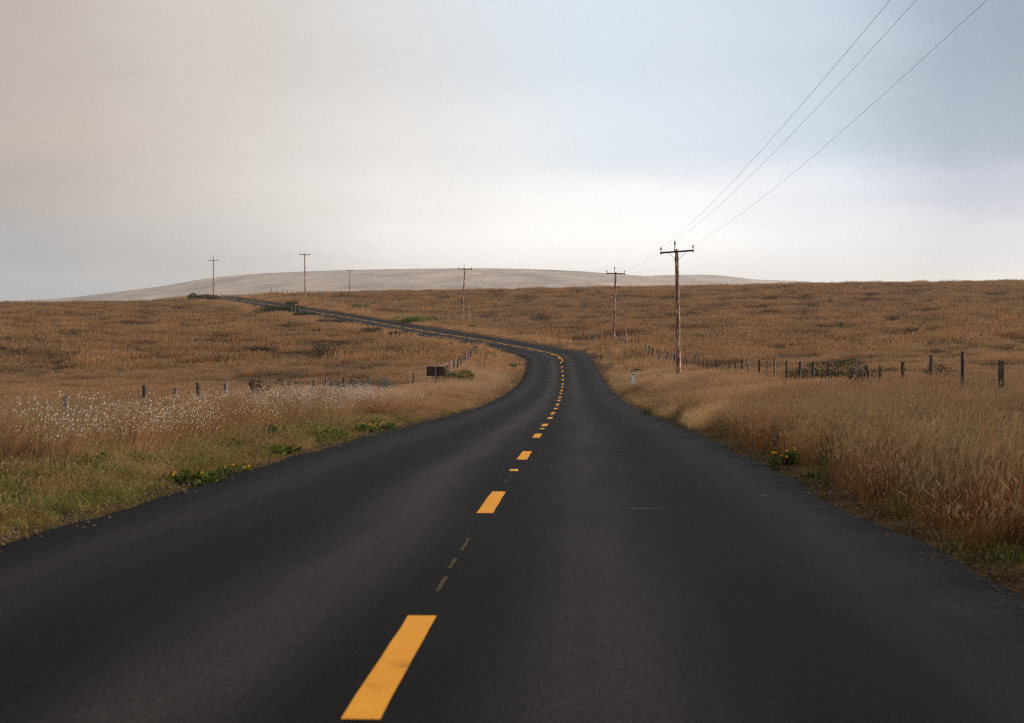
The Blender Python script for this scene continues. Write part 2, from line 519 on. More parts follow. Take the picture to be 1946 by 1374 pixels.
stm = N(nt, 'ShaderNodeMath', operation='MULTIPLY_ADD', inp={1: 0.8, 2: 0.55}); L(stp.outputs[0], stm.inputs[0])
v3 = N(nt, 'ShaderNodeMath', operation='MULTIPLY'); L(v2.outputs[0], v3.inputs[0]); L(stm.outputs[0], v3.inputs[1]); v2 = v3
cc = N(nt, 'ShaderNodeVectorMath', operation='SCALE'); cc.inputs[0].default_value = (1.10, 0.97, 0.93); L(v2.outputs[0], cc.inputs['Scale'])
bd = N(nt, 'ShaderNodeBsdfPrincipled', inp={'Roughness': 0.8, 'Specular IOR Level': 0.08})
bp = N(nt, 'ShaderNodeBump', inp={'Strength': 0.5, 'Distance': 0.006}); L(na.outputs['Distance'], bp.inputs['Height'])
L(bp.outputs[0], bd.inputs['Normal'])
L(cc.outputs[0], bd.inputs['Base Color']); L(bd.outputs[0], out.inputs[0])
M['asphalt'] = m


def surf(s, o, lift=0.0):
    """point on the road surface at arc length s, offset o to the right"""
    i = s / 0.75
    k = int(np.clip(math.floor(i), 0, len(RC) - 2)); t = i - k
    p = RC[k] * (1 - t) + RC[k + 1] * t
    nr = NR[k] * (1 - t) + NR[k + 1] * t
    b = BANK[k] * (1 - t) + BANK[k + 1] * t
    return (p[0] + nr[0] * o, p[1] + nr[1] * o, p[2] + b * o + lift)


cols = [-1.0, -0.97, -0.8, -0.6, -0.4, -0.2, 0, 0.2, 0.4, 0.6, 0.8, 0.97, 1.0]
rv, rf, ruv = [], [], []
nr_ = len(RC)
jl = HALF + (fbm(S / 1.3, S * 0 + 3, 21, 3) - 0.5) * 0.30
jr = HALF + (fbm(S / 1.3, S * 0 + 8, 22, 3) - 0.5) * 0.30
for i in range(nr_):
    for c in cols:
        o = c * (jl[i] if c < 0 else jr[i])
        z = RC[i, 2] + BANK[i] * o - (0.12 if abs(c) == 1.0 else 0.0)
        rv.append((RC[i, 0] + NR[i, 0] * o, RC[i, 1] + NR[i, 1] * o, z)); ruv.append((o, S[i]))
nc = len(cols)
for i in range(nr_ - 1):
    for c in range(nc - 1):
        a = i * nc + c
        rf.append((a, a + 1, a + 1 + nc, a + nc))
road = bpy.data.objects.new('road', np_mesh('road', np.array(rv), np.array(rf), M['asphalt']))
COL.objects.link(road)
uvl = road.data.uv_layers.new(name='lane')
li = np.empty(len(road.data.loops), int); road.data.loops.foreach_get('vertex_index', li)
uvl.data.foreach_set('uv', np.array(ruv)[li].astype(np.float32).ravel())
tag(road, 'dark two lane asphalt road curving away up the hill', 'road', kind='structure')

# yellow paint
m, nt, out = new_mat('yellow_road_paint')
L = nt.links.new
tc = N(nt, 'ShaderNodeTexCoord')
n1 = N(nt, 'ShaderNodeTexNoise', inp={'Scale': 3.0, 'Detail': 8, 'Roughness': 0.75})
n2 = N(nt, 'ShaderNodeTexNoise', inp={'Scale': 70.0, 'Detail': 3, 'Roughness': 0.7})
r1 = ramp(nt, [(0.27, (0.30, 0.11, 0.015)), (0.40, (0.68, 0.285, 0.028)), (0.7, (0.76, 0.33, 0.038))])
r2 = ramp(nt, [(0.33, (0.12, 0.1, 0.1)), (0.41, (1, 1, 1))])
mx = N(nt, 'ShaderNodeMix', data_type='RGBA', blend_type='MULTIPLY', inp={0: 0.8})
bd = N(nt, 'ShaderNodeBsdfPrincipled', inp={'Roughness': 0.8, 'Specular IOR Level': 0.12})
L(tc.outputs['Object'], n1.inputs['Vector']); L(tc.outputs['Object'], n2.inputs['Vector']); L(n1.outputs['Fac'], r1.inputs[0]); L(n2.outputs['Fac'], r2.inputs[0])
L(r1.outputs[0], mx.inputs[6]); L(r2.outputs[0], mx.inputs[7]); L(mx.outputs[2], bd.inputs['Base Color']); L(bd.outputs[0], out.inputs[0])
M['yellow'] = m
M['old_paint'] = plain_mat('worn_old_paint', (0.062, 0.040, 0.020), 0.85, 0, 0.35, 14)
M['scuff'] = plain_mat('pale_scuff', (0.065, 0.060, 0.057), 0.85, 0, 0.4, 9)


def strip(s0, s1, o0, o1, lift=0.004, step=0.35, wob=0.004, seed=0):
    nseg = max(2, int((s1 - s0) / step))
    v, f = [], []
    rr = random.Random(seed)
    for k in range(nseg + 1):
        s = s0 + (s1 - s0) * k / nseg
        v.append(surf(s, o0 + rr.uniform(-wob, wob), lift)); v.append(surf(s, o1 + rr.uniform(-wob, wob), lift))
        if k:
            a = 2 * k
            f.append((a - 2, a - 1, a + 1, a))
    return v, f


def s_at(Y):
    return float(np.interp(Y, RC[:, 1], S))


k = 0
while True:
    top = 7.25 + 7.28 * k
    if top > 168: break
    v, f = strip(s_at(top) - 2.15, s_at(top), -0.075, 0.075, seed=k)
    mesh_obj('centre_line_dash', v, f, M['yellow'], road)
    k += 1
v, f = strip(s_at(146), s_at(395), 0.17, 0.30, step=0.75, lift=0.008)
mesh_obj('solid_centre_line', v, f, M['yellow'], road)
s = s_at(168)
while s < s_at(392):
    v, f = strip(s, s + 3.2, -0.10, 0.04, step=0.75, lift=0.008)
    mesh_obj('centre_line_dash', v, f, M['yellow'], road)
    s += 5.3
for (y0, y1, o, w) in ((8.05, 8.62, 0.0, 0.035), (8.95, 9.45, -0.01, 0.04), (9.85, 10.55, 0.0, 0.035), (15.6, 16.1, 0.0, 0.03), (16.3, 16.7, 0.01, 0.02), (22.9, 23.6, 0.0, 0.025), (24.0, 24.6, 0, 0.02)):
    v, f = strip(s_at(y0), s_at(y1), o - w * .36, o + w * .36, step=0.12, wob=0.006, seed=int(y0 * 10))
    mesh_obj('faded_paint_mark', v, f, M['old_paint'], road)
for (y0, o0, o1, w) in ((12.85, 1.22, 1.70, 0.09), (14.3, 2.72, 2.82, 0.12), (54, -2.8, -0.6, 0.10), (36, -1.9, -0.9, 0.08)):
    v, f = [], []
    rr = random.Random(int(y0 * 7))
    for q in range(13):
        o = o0 + (o1 - o0) * q / 12
        h = w * (0.15 + 0.85 * math.sin(math.pi * min(max(q / 12, 0.04), 0.96))) * rr.uniform(0.5, 1)
        v.append(surf(s_at(y0) - h / 2, o, 0.004)); v.append(surf(s_at(y0) + h / 2, o, 0.004))
        if q: f.append((2 * q - 2, 2 * q, 2 * q + 1, 2 * q - 1))
    mesh_obj('scuff_mark', v, f, M['scuff'], road)

# raised reflectors in every second gap
refl = None
k = 0
ORD = ['nearest', 'second', 'third', 'fourth', 'fifth', 'sixth', 'seventh', 'eighth', 'ninth', 'tenth', 'eleventh']
for k in range(9):
    Y = 17.45 + 14.56 * k
    s = s_at(Y)
    b = MB()
    prof = [(-0.05, 0.0), (-0.022, 0.02), (0.022, 0.02), (0.05, 0.0)]
    vs = []
    for wx, sc in ((-0.055, 0.8), (-0.045, 1), (0.045, 1), (0.055, 0.8)):
        vs += [(wx, y * sc, z * sc) for y, z in prof]
    fs = []
    for c in range(3):
        for q in range(3):
            a = c * 4 + q
            fs.append((a, a + 4, a + 5, a + 1))
    fs += [(0, 1, 2, 3), (15, 14, 13, 12)]
    b.add(vs, fs)
    p = surf(s, 0.0, 0.004)
    o = b.build('road_reflector', M['reflector'])
    o.location = p
    o.rotation_euler = (math.atan2(RC[int(s / .75) + 1, 2] - RC[int(s / .75), 2], 0.75), 0, math.atan2(-T2[int(s / .75), 0], T2[int(s / .75), 1]))
    tag(o, 'small amber reflector on the centre line, %s nearest of the row' % ORD[k] if k else 'large looking raised amber reflector between the second and third nearest dashes', 'road reflector', 'raised reflectors along the centre line')

# ------------------------------------------------------------------ distant hills
m, nt, out = new_mat('far_dry_hill')
L = nt.links.new
geo = N(nt, 'ShaderNodeNewGeometry')
mp = N(nt, 'ShaderNodeMapping', inp={'Scale': (0.006, 0.0022, 0.02)})
n1 = N(nt, 'ShaderNodeTexNoise', inp={'Scale': 1.0, 'Detail': 9, 'Roughness': 0.7})
r1 = ramp(nt, [(0.3, (0.12, 0.10, 0.08)), (0.44, (0.30, 0.22, 0.165)), (0.54, (0.42, 0.31, 0.23)), (0.68, (0.58, 0.43, 0.32))])
bd = N(nt, 'ShaderNodeBsdfPrincipled', inp={'Roughness': 1.0, 'Specular IOR Level': 0.0})
L(geo.outputs['Position'], mp.inputs[0]); L(mp.outputs[0], n1.inputs['Vector']); L(n1.outputs['Fac'], r1.inputs[0])
L(r1.outputs[0], bd.inputs['Base Color']); L(bd.outputs[0], out.inputs[0])
M['hill'] = m


def hill(name, sil, Y0, Yr, Y1, label, seed, foot=-40):
    px = np.linspace(sil[0][0], sil[-1][0], 260)
    py = np.interp(px, [p[0] for p in sil], [p[1] for p in sil])
    for _ in range(6):
        py[1:-1] = py[1:-1] * .5 + (py[2:] + py[:-2]) * .25
    t = np.linspace(0, 1.6, 60)
    V = []
    for tt in t:
        Y = Y0 + (Yr - Y0) * tt if tt <= 1 else Yr + (Y1 - Yr) * (tt - 1) / 0.6
        for x, y in zip(px, py):
            X, _, zr = at(x, y, Yr)
            prof = math.sin(min(tt, 1) * math.pi / 2) ** 1.2 if tt <= 1 else 1 - ((tt - 1) / 0.6) ** 2
            nz = (float(fbm(np.array([X / 240.]), np.array([Y / 500.]), seed, 4)[0]) - 0.5) * 14 * (1 - prof) + (float(vnoise(np.array([X / 9.]), np.array([Y / 9.]), seed)[0])) * 0.9
            zz = Y * (foot / Y0 + (zr / Yr - foot / Y0) * prof) if tt <= 1 else foot + (zr - foot) * prof
            V.append((X * Y / Yr if tt <= 1 else X, Y, zz + nz * (1 if tt <= 1 else 0)))
    q = np.arange(60 * 260).reshape(60, 260)
    Fq = np.stack([q[:-1, :-1], q[:-1, 1:], q[1:, 1:], q[1:, :-1]], -1).reshape(-1, 4)
    o = bpy.data.objects.new(name, np_mesh(name, np.array(V), Fq, M['hill']))
    COL.objects.link(o)
    tag(o, label, 'hill', kind='structure')


hill('hill', [(-420, 600), (-150, 579), (0, 573.5), (115, 567.5), (200, 557.5), (300, 545), (400, 528), (470, 521), (560, 516.5), (650, 513.5), (760, 511), (880, 509.5), (1000, 511), (1100, 515),
              (1180, 521), (1260, 527), (1350, 533), (1480, 541), (1640, 556), (1800, 590)], 660, 4500, 5200, 'long pale hazy hill rising behind the crest of the road', 4)
hill('hill', [(1000, 560), (1120, 535), (1200, 526), (1260, 523), (1330, 522), (1365, 523), (1400, 527), (1440, 531.5), (1490, 533), (1530, 534.5), (1570, 538), (1640, 548), (1760, 566), (1900, 590)],
     4800, 5700, 6600, 'second lower bluish hill ending behind the right hand field', 11)

# ------------------------------------------------------------------ utility poles
INS = {}


def utility_pole(px, pyb, Y, top_px, arm_py, halfw, tilt, label, extra=0.55, r0=0.205, h_over=0.18, base_z=None):
    X, _, _ = at(px, pyb, Y)
    zb = float(height([X], [Y])[0]) if base_z is None else base_z
    xt, _, za = at(top_px, arm_py, Y)
    root = empty('utility_pole', (X, Y, zb))
    tag(root, label, 'utility pole', 'wooden utility poles along the road')
    H = za - zb
    lean = (xt - X)
    b = MB()
    ptsn = 14
    pts, rad = [], []
    for q in range(ptsn + 1):
        t = q / ptsn
        zz = -0.5 + (H + h_over + 0.5) * t
        pts.append((lean * (zz / H) + 0.012 * math.sin(q * 1.7 + px), 0.01 * math.cos(q * 2.3), zz))
        rad.append((r0 * (1 - 0.38 * t)) * (1 + 0.05 * math.sin(q * 2.9 + px)))
    b.tube(pts, rad, 12)
    b.build('shaft', M['pole'], root, True)
    rot = Matrix.Rotation(tilt, 3, 'Y')
    c = Vector((lean, -0.20, H))
    b = MB(); b.box(c, (halfw * 2, 0.10, 0.125), rot, 0.012)
    b.build('crossarm', M['arm'], root)
    for sgn in (-1, 1):
        b = MB()
        p0 = c + rot @ Vector((sgn * halfw * 0.52, -0.055, -0.06)); p1 = Vector((lean * 0.92 + sgn * 0.09, -0.13, H - 0.55))
        b.tube([p0, p1], [0.014, 0.014], 6)
        b.build('brace', M['steel'], root)
    tips = []
    for sgn in (-1, 1):
        pb = c + rot @ Vector((sgn * halfw * 0.95, 0, 0.06))
        b = MB()
        b.tube([pb - Vector((0, 0, 0.2)), pb - Vector((0, 0, 0.13)), pb - Vector((0, 0, 0.12)), pb, pb + Vector((0, 0, 0.14)), pb + Vector((0, 0, 0.15)), pb + Vector((0, 0, 0.20)), pb + Vector((0, 0, 0.24)), pb + Vector((0, 0, 0.30)), pb + Vector((0, 0, 0.34))],
               [0.04, 0.04, 0.02, 0.02, 0.022, 0.06, 0.062, 0.045, 0.052, 0.03], 10)
        b.build('insulator', M['insulator'], root, True)
        tips.append(pb + Vector((0, 0, 0.31)) + Vector((X, Y, zb)))
    pb = Vector((lean - 0.16, -0.05, H + h_over - 0.15))
    b = MB()
    b.tube([pb, pb + Vector((0.02, 0, extra - 0.12)), pb + Vector((0.02, 0, extra - 0.1)), pb + Vector((0.02, 0, extra + 0.06)), pb + Vector((0.02, 0, extra + 0.14)), pb + Vector((0.02, 0, extra + 0.22))],
           [0.03, 0.028, 0.055, 0.058, 0.045, 0.03], 10)
    b.build('top_insulator', M['insulator'], root, True)
    tips.insert(1, pb + Vector((X, Y, zb)) + Vector((0.02, 0, extra + 0.2)))
    # steps and tie bands
    b = MB()
    for zz in (H - 0.62,):
        b.tube([(lean * zz / H, 0, zz), (lean * zz / H, 0, zz + 0.08)], [r0 * 0.95] * 2, 12)
    b.build('band', M['steel'], root)
    INS[label] = tips
    return tips


PL = [
    utility_pole(1290, 716, 99, 1286, 478.5, 1.22, math.radians(-4.2), 'nearest and tallest weathered pole, standing by the right fence'),
    utility_pole(1166, 662, 168, 1170, 520, 1.16, math.radians(1.6), 'brown wooden pole standing just left of the nearest tall pole', 0.6, 0.165),
    utility_pole(877, 618, 235, 883.5, 511.5, 1.22, math.radians(1.0), 'mottled pole rising above the bright green shrubs on the far roadside', 0.5, 0.165),
    utility_pole(580, 568.5, 309, 579, 484, 1.22, 0.0, 'dark pole in the row of fence posts on top of the road cutting', 0.5, 0.165),
    utility_pole(405.5, 564, 362, 405.5, 495.5, 1.2, 0.0, 'dark pole on the skyline at the end of the road, beside scrub', 0.4, 0.165, 0.95),
    utility_pole(664, 561, 453, 665, 514.2, 1.25, 0.0, 'smallest pale pole with its foot hidden behind the field crest', 0.45, 0.15),
]
WN = ['left', 'middle', 'right']
WL = ['thin overhead wire tied to the left end of each crossarm', 'thin overhead wire carried on the pole tops, the highest of three', 'thin overhead wire tied to the right end of each crossarm']
for w in range(3):
    p1 = PL[0][w]
    p0 = Vector((p1.x - 3.05, 12.0, p1.z + SLOPE * 87))
    chain = [p0] + [PL[i][w] for i in (0, 1, 2, 3, 4, 5)]
    pts = []
    for i in range(len(chain) - 1):
        a, b_ = chain[i], chain[i + 1]
        nn = 40 if i == 0 else 16
        sag = 0.8 if i == 0 else 0.9
        for q in range(nn):
            t = q / nn
            pts.append(a.lerp(b_, t) + Vector((0, 0, -sag * 4 * t * (1 - t))))
    pts.append(chain[-1])
    b = MB(); b.tube(pts, [0.0046 if q < 40 else 0.003 for q in range(len(pts))], 5)
    tag(b.build('power_line', M['wire']), WL[w], 'overhead wire', 'overhead wires strung along the poles')

# ------------------------------------------------------------------ fences
def fence_path(pts, step, jit, rr):
    P = np.array([at(*p)[:2] for p in pts])
    d = np.r_[0, np.cumsum(np.linalg.norm(np.diff(P, axis=0), axis=1))]
    s, res = 0.4, []
    while s < d[-1]:
        res.append((float(np.interp(s, d, P[:, 0])), float(np.interp(s, d, P[:, 1]))))
        s += step * rr.uniform(1 - jit, 1 + jit)
    return res


def fence(pts, step, label, seed, hgt=1.2, rad=0.065, spots=None, dark=0.5, wires=4):
    rr = random.Random(seed)
    path = spots or fence_path(pts, step, 0.12, rr)
    zs = height([p[0] for p in path], [p[1] for p in path])
    root = empty('post_and_wire_fence', (path[0][0], path[0][1], float(zs[0])))
    tag(root, label, 'fence', 'wooden post fences with wire')
    o0 = Vector(root.location)
    tops = []
    for (x, y), z in zip(path, zs):
        h = hgt * rr.uniform(0.88, 1.1); r = rad * rr.uniform(0.8, 1.25)
        lx, ly = rr.gauss(0, 0.045), rr.gauss(0, 0.04)
        b = MB()
        pp, ra = [], []
        for q in range(5):
            t = q / 4
            pp.append((x + lx * t * h, y + ly * t * h, float(z) - 0.25 + (h + 0.25) * t)); ra.append(r * (1.05 - 0.12 * t) * rr.uniform(0.93, 1.07))
        b.tube([Vector(p) - o0 for p in pp], ra, rr.choice((5, 6, 7)))
        nv = len(b.v)
        cut = rr.uniform(-0.5, 0.5)
        b.v = [(v[0], v[1], v[2] + (cut * (v[0] - (pp[4][0] - o0.x)) if i >= nv - 7 else 0)) for i, v in enumerate(b.v)]
        b.build('post', M['post_dark'] if rr.random() < dark else M['post'], root)
        tops.append((x, y, float(z), lx, ly, h))
    for wn in range(wires):
        hh = hgt * (0.28 + 0.22 * wn)
        b = MB()
        b.tube([Vector((x + lx * hh, y + ly * hh - 0.06, z + hh)) - o0 for x, y, z, lx, ly, h in tops], [0.0024] * len(tops), 4, cap=False)
        b.build('wire', M['fence_wire'], root)
    return root


right_spots = []
for px in (2010, 1905, 1830, 1770, 1717, 1671, 1628, 1572, 1543, 1518, 1495, 1473, 1457, 1442, 1425, 1411, 1398, 1386, 1374, 1364, 1355, 1345, 1337, 1329, 1321, 1313, 1306, 1299):
    Yv = float(np.interp(-px, [-p[0] for p in fence_right_px], [p[2] for p in fence_right_px]))
    right_spots.append(at(px, 700, Yv)[:2])
fence(None, 0, 'grey post fence running through tall grass at the right of the road', 31, 1.30, 0.058, right_spots, 0.8)
fence([(1294, 703, 118.5)] + fence_right_px[10:], 2.3, 'close set post fence dropping behind the two nearest poles', 32, 1.2, 0.065, None, 0.65)
fence(fence_up_px, 3.3, 'long post fence climbing the slope above the far side of the road', 33, 1.45, 0.065, None, 0.75)
left_spots = []
for px in (-40, 122, 275, 330, 383, 433, 540, 596, 622, 655, 666, 672, 700, 784, 822):
    Yv = float(np.interp(px, [p[0] for p in fence_left_px], [p[2] for p in fence_left_px]))
    left_spots.append(at(px, 740, Yv)[:2])
fence(None, 0, 'low grey post fence half sunk in the pale grass left of the road', 34, 1.24, 0.06, left_spots, 0.7)
fence(fence_bend_px, 3.1, 'short run of posts behind the brown sign, up the inside of the bend', 35, 1.3, 0.075, None, 0.5)
fence(fence_crest_px, 4.0, 'sparse post fence along the lower side of the climbing road', 36, 1.3, 0.06, None, 0.7)

# pale stakes / guy guards
for px, py, Y, tx, ty, lab in ((1193.5, 662, 163, 1189, 625, 'pale leaning stake beside the brown pole near the bend'), (893.5, 612, 238, 891.5, 577, 'pale thin stake beside the mottled pole')):
    x, y, _ = at(px, py, Y); z = float(height([x], [y])[0])
    t = at(tx, ty, Y)
    b = MB(); b.tube([(0, 0, -0.2), ((t[0] - x) * .5 + .01, 0, (t[2] - z) * .5), (t[0] - x, 0, t[2] - z)], [0.04, 0.036, 0.03], 8)
    o = b.build('stake', M['pale_stake']); o.location = (x, y, z)
    tag(o, lab, 'stake')

# ------------------------------------------------------------------ sign and marker
x, y, _ = at(828, 735, 95); z = float(height([x], [y])[0])
root = empty('road_sign', (x, y, z), 0.0)
tag(root, 'brown back of a wide rounded sign board on a single timber post', 'sign')
zc = at(828, 705.5, 95)[2] - z
W2, H2, rc_ = 0.64, 0.325, 0.07
prof = []
for cxs, czs, a0 in ((1, 1, 0), (-1, 1, 90), (-1, -1, 180), (1, -1, 270)):
    for q in range(6):
        a = math.radians(a0 + q * 18)
        prof.append((cxs * (W2 - rc_) + rc_ * math.cos(a), czs * (H2 - rc_) + rc_ * math.sin(a)))
nq = len(prof)
vs = [(px_, -0.012, zc + pz_) for px_, pz_ in prof] + [(px_, 0.012, zc + pz_) for px_, pz_ in prof]
fs = [tuple(range(nq)), tuple(range(2 * nq - 1, nq - 1, -1))] + [(k, k + nq, (k + 1) % nq + nq, (k + 1) % nq) for k in range(nq)]
mesh_obj('board', vs, fs, M['sign'], root)
b = MB(); b.box((0, -0.062, (zc + H2 + 0.0 - 0.5) / 2), (0.095, 0.095, zc + H2 + 0.5), None, 0.008)
b.build('post', M['sign_edge'], root)
b = MB()
for zz in (zc + 0.2, zc - 0.2):
    b.box((0, -0.03, zz), (0.9, 0.03, 0.045), None, 0.006)
b.build('rail', M['sign'], root)

x, y, _ = at(1203.5, 727, 88); z = float(height([x], [y])[0])
root = empty('marker_post', (x, y, z))
tag(root, 'small white roadside marker with a black band near its top', 'marker post')
zt = at(1203, 708.5, 88)[2] - z
prof = [(-0.1, -0.03), (-0.06, 0.0), (0.06, 0.0), (0.1, -0.03), (0.1, -0.012), (0.06, 0.018), (-0.06, 0.018), (-0.1, -0.012)]


def extr(z0, z1, k=1.0):
    v = [(px_ * k, py_ * k, z0) for px_, py_ in prof] + [(px_ * k, py_ * k, z1) for px_, py_ in prof]
    return v, [tuple(range(8))[::-1], tuple(range(8, 16))] + [(q, (q + 1) % 8, (q + 1) % 8 + 8, q + 8) for q in range(8)]


b = MB(); b.add(*extr(-0.2, zt)); b.build('paddle', M['white'], root)
b = MB(); b.add(*extr(zt - 0.15, zt - 0.07, 1.06)); b.build('band', M['black'], root)

# ------------------------------------------------------------------ plants as single things
def leaf_cloud(n, size, leaf, rng, lumps=7, flat=0.6):
    w, d, h = size
    C = np.stack([rng.uniform(-.5, .5, lumps) * w * .8, rng.uniform(-.5, .5, lumps) * d * .8, rng.uniform(0.15, .6, lumps) * h], 1)
    Rr = np.stack([rng.uniform(.18, .34, lumps) * w, rng.uniform(.22, .4, lumps) * d, rng.uniform(.3, .5, lumps) * h], 1)
    k = rng.integers(0, lumps, n)
    v = rng.normal(size=(n, 3)); v /= np.linalg.norm(v, axis=1)[:, None]
    rad = rng.uniform(0.3, 1.0, n) ** 0.45
    P = C[k] + v * Rr[k] * rad[:, None]
    P[:, 2] = np.abs(P[:, 2]) * 0.98 + 0.01
    a = rng.normal(size=(n, 3)) + v * 0.6; a[:, 2] = np.abs(a[:, 2]) * flat + 0.2; a /= np.linalg.norm(a, axis=1)[:, None]
    b = np.cross(a, rng.normal(size=(n, 3))); b /= np.linalg.norm(b, axis=1)[:, None]
    ls = leaf * rng.uniform(0.6, 1.4, n)[:, None]
    V = np.stack([P, P + a * ls * .5 + b * ls * .28, P + a * ls, P + a * ls * .5 - b * ls * .28], 1).reshape(-1, 3)
    Fq = np.arange(4 * n).reshape(n, 4)
    sh = np.repeat(rng.uniform(0.55, 1.45, n), 4)
    return V, Fq, sh


def attr_mesh(name, V, Fq, mat, shade, head=None, smooth=False):
    me = np_mesh(name, V, Fq, mat, smooth)
    a = me.attributes.new('shade', 'FLOAT', 'POINT'); a.data.foreach_set('value', shade.astype(np.float32))
    if head is not None:
        a = me.attributes.new('head', 'FLOAT', 'POINT'); a.data.foreach_set('value', head.astype(np.float32))
    return me


LM = {k: grass_mat('leaves_' + k, False, c, transl=0.25) for k, c in {
    'dark green': (0.034, 0.046, 0.014), 'green': (0.10, 0.14, 0.022), 'bright green': (0.13, 0.18, 0.03), 'olive': (0.12, 0.115, 0.03), 'grey': (0.20, 0.19, 0.155),
    'brown': (0.085, 0.055, 0.034), 'tan': (0.22, 0.14, 0.085), 'weed': (0.085, 0.11, 0.025)}.items()}


def shrub(px, py, Y, w, h, d, kind, label, seed, leaf=None, n=None, name='shrub', sink=0.05, group=None, flowers=0):
    rng = np.random.default_rng(seed)
    x, y, _ = at(px, py, Y); z = float(height([x], [y])[0])
    root = empty(name, (x, y, z - sink))
    tag(root, label, 'shrub' if name == 'shrub' else name.replace('_', ' '), group)
    leaf = leaf or max(0.05, Y * 0.0011)
    n = n or int(min(9000, 900 + 2.2 * w * h * 8 / (leaf * leaf) * 0.35))
    V, Fq, sh = leaf_cloud(n, (w, d, h), leaf, rng, lumps=max(5, int(w * 2)) if w > 2 else 6)
    hd = np.zeros(len(V))
    o = bpy.data.objects.new('foliage', attr_mesh('foliage', V, Fq, LM[kind], sh, hd)); COL.objects.link(o); o.parent = root
    b = MB()
    for q in range(7):
        a = rng.uniform(0, 6.28); rr = rng.uniform(.1, .42)
        b.tube([(0.06 * w * math.cos(a), .06 * d * math.sin(a), -0.1), (w * rr * .6 * math.cos(a), d * rr * .6 * math.sin(a), h * .4), (w * rr * math.cos(a), d * rr * math.sin(a), h * .75)],
               [0.018 * max(1, h), 0.012 * max(1, h), 0.005], 5)
    b.build('stem', M['stem'], root)
    for q in range(flowers):
        b = MB()
        fx, fy, fz = rng.uniform(-.4, .4) * w, rng.uniform(-.4, .1) * d, h * rng.uniform(.75, 1.15)
        vs, fs = [(0, 0, 0.006)], []
        npet = 11
        for k in range(npet):
            a = 2 * math.pi * k / npet
            r = 0.024
            vs += [(r * .5 * math.cos(a - .2), r * .5 * math.sin(a - .2), 0.006), (r * math.cos(a), r * math.sin(a), 0.002), (r * .5 * math.cos(a + .2), r * .5 * math.sin(a + .2), 0.006)]
            fs.append((0, 3 * k + 1, 3 * k + 2, 3 * k + 3))
        rt = Matrix.Rotation(rng.uniform(.3, 1.0), 3, 'X') @ Matrix.Rotation(rng.uniform(0, 3), 3, 'Z')
        b.add([rt @ Vector(v) + Vector((fx, fy, fz)) for v in vs], fs)
        c = b.build('flower', M['petal'], root)
        b = MB(); b.tube([(fx * .6, fy * .6, 0.0), (fx, fy, fz - .003)], [0.0025, 0.002], 4)
        b.build('flower_stalk', LM['weed'], root)
    return root


shrub(532, 606, 266, 8.8, 1.45, 2.6, 'dark green', 'long dark green shrub mound on the lower side of the climbing road', 1)
shrub(585, 613, 248, 4.6, 0.80, 2.0, 'dark green', 'low straggling dark shrub just downhill of the long dark green mound', 2)
shrub(640, 622, 228, 6.0, 0.70, 2.0, 'brown', 'thin brown brush along the fence below the middle of the hill road', 3)
shrub(700, 636, 207, 3.2, 0.80, 1.6, 'brown', 'dark brown brush beside the sparse posts, nearer than the thin brown brush', 4)
shrub(757, 646, 194, 2.6, 0.90, 1.6, 'brown', 'rounded brown bush at the end of the sparse posts', 5)
shrub(683, 590, 284, 4.0, 1.20, 2.4, 'green', 'small green bush on the slope above the road, under the smallest pole', 6)
shrub(797, 612.5, 228, 7.2, 1.35, 2.6, 'green', 'wide bright green mat of shrub on the far roadside', 7)
shrub(845, 617.5, 226, 1.4, 0.80, 1.2, 'dark green', 'small round dark shrub at the right end of the wide green mat', 8)
shrub(890, 628, 213, 2.6, 0.85, 1.4, 'green', 'small green bush at the foot of the mottled pole', 9)
shrub(378, 575, 342, 5.4, 2.10, 3.0, 'dark green', 'dark scrub thicket on the skyline left of the farthest road end', 10)
shrub(402, 574, 340, 4.5, 1.50, 2.4, 'tan', 'tan dry brush between the dark thicket and the skyline pole', 11)
shrub(556, 584, 300, 2.4, 1.00, 1.4, 'olive', 'olive bush on the cutting under the dark pole', 12)
shrub(917, 692, 136, 2.6, 1.35, 1.6, 'bright green', 'fresh green leafy bush inside the road bend', 13)
shrub(972, 692, 135, 0.8, 0.55, 0.7, 'olive', 'small dark tuft close to the road on the inside of the bend', 14)
shrub(868, 735, 99, 2.6, 1.40, 1.6, 'olive', 'olive green bush right of the brown sign', 15)
shrub(737, 752, 86, 1.05, 1.28, 1.0, 'grey', 'rounded grey green bush in the pale grass beside the left fence', 16)
shrub(690, 752, 83, 1.5, 1.02, 1.0, 'grey', 'low grey bush between the leaning posts of the left fence', 17)
shrub(640, 757, 73, 1.5, 1.15, 0.8, 'grey', 'sprawling grey brush caught on the left fence posts', 18)
shrub(1271, 722, 97, 1.6, 0.65, 1.1, 'dark green', 'dark green clump at the foot of the nearest pole', 19)
shrub(1460, 692, 108, 2.2, 0.85, 1.4, 'dark green', 'dark green bush behind the middle of the right fence', 20)
shrub(1590, 702, 88, 3.2, 0.85, 1.4, 'dark green', 'broad dark bush in the field behind the right fence', 21)
shrub(1615, 726, 66, 5.6, 1.05, 1.2, 'dark green', 'long low dark brush filling the hollow behind the right fence', 22)
shrub(1725, 726, 62, 2.8, 0.90, 1.2, 'dark green', 'dark brush behind the three tallest right fence posts', 23)
shrub(1800, 745, 43, 1.7, 1.25, 1.2, 'brown', 'dark bramble in the tall grass by the last right fence posts', 24)
shrub(1225, 700, 118, 1.8, 0.70, 1.2, 'olive', 'olive patch in the pale strip between road and right fence', 25)
shrub(1410, 715, 92, 1.6, 0.85, 1.0, 'olive', 'small olive bush among the right fence posts', 26)
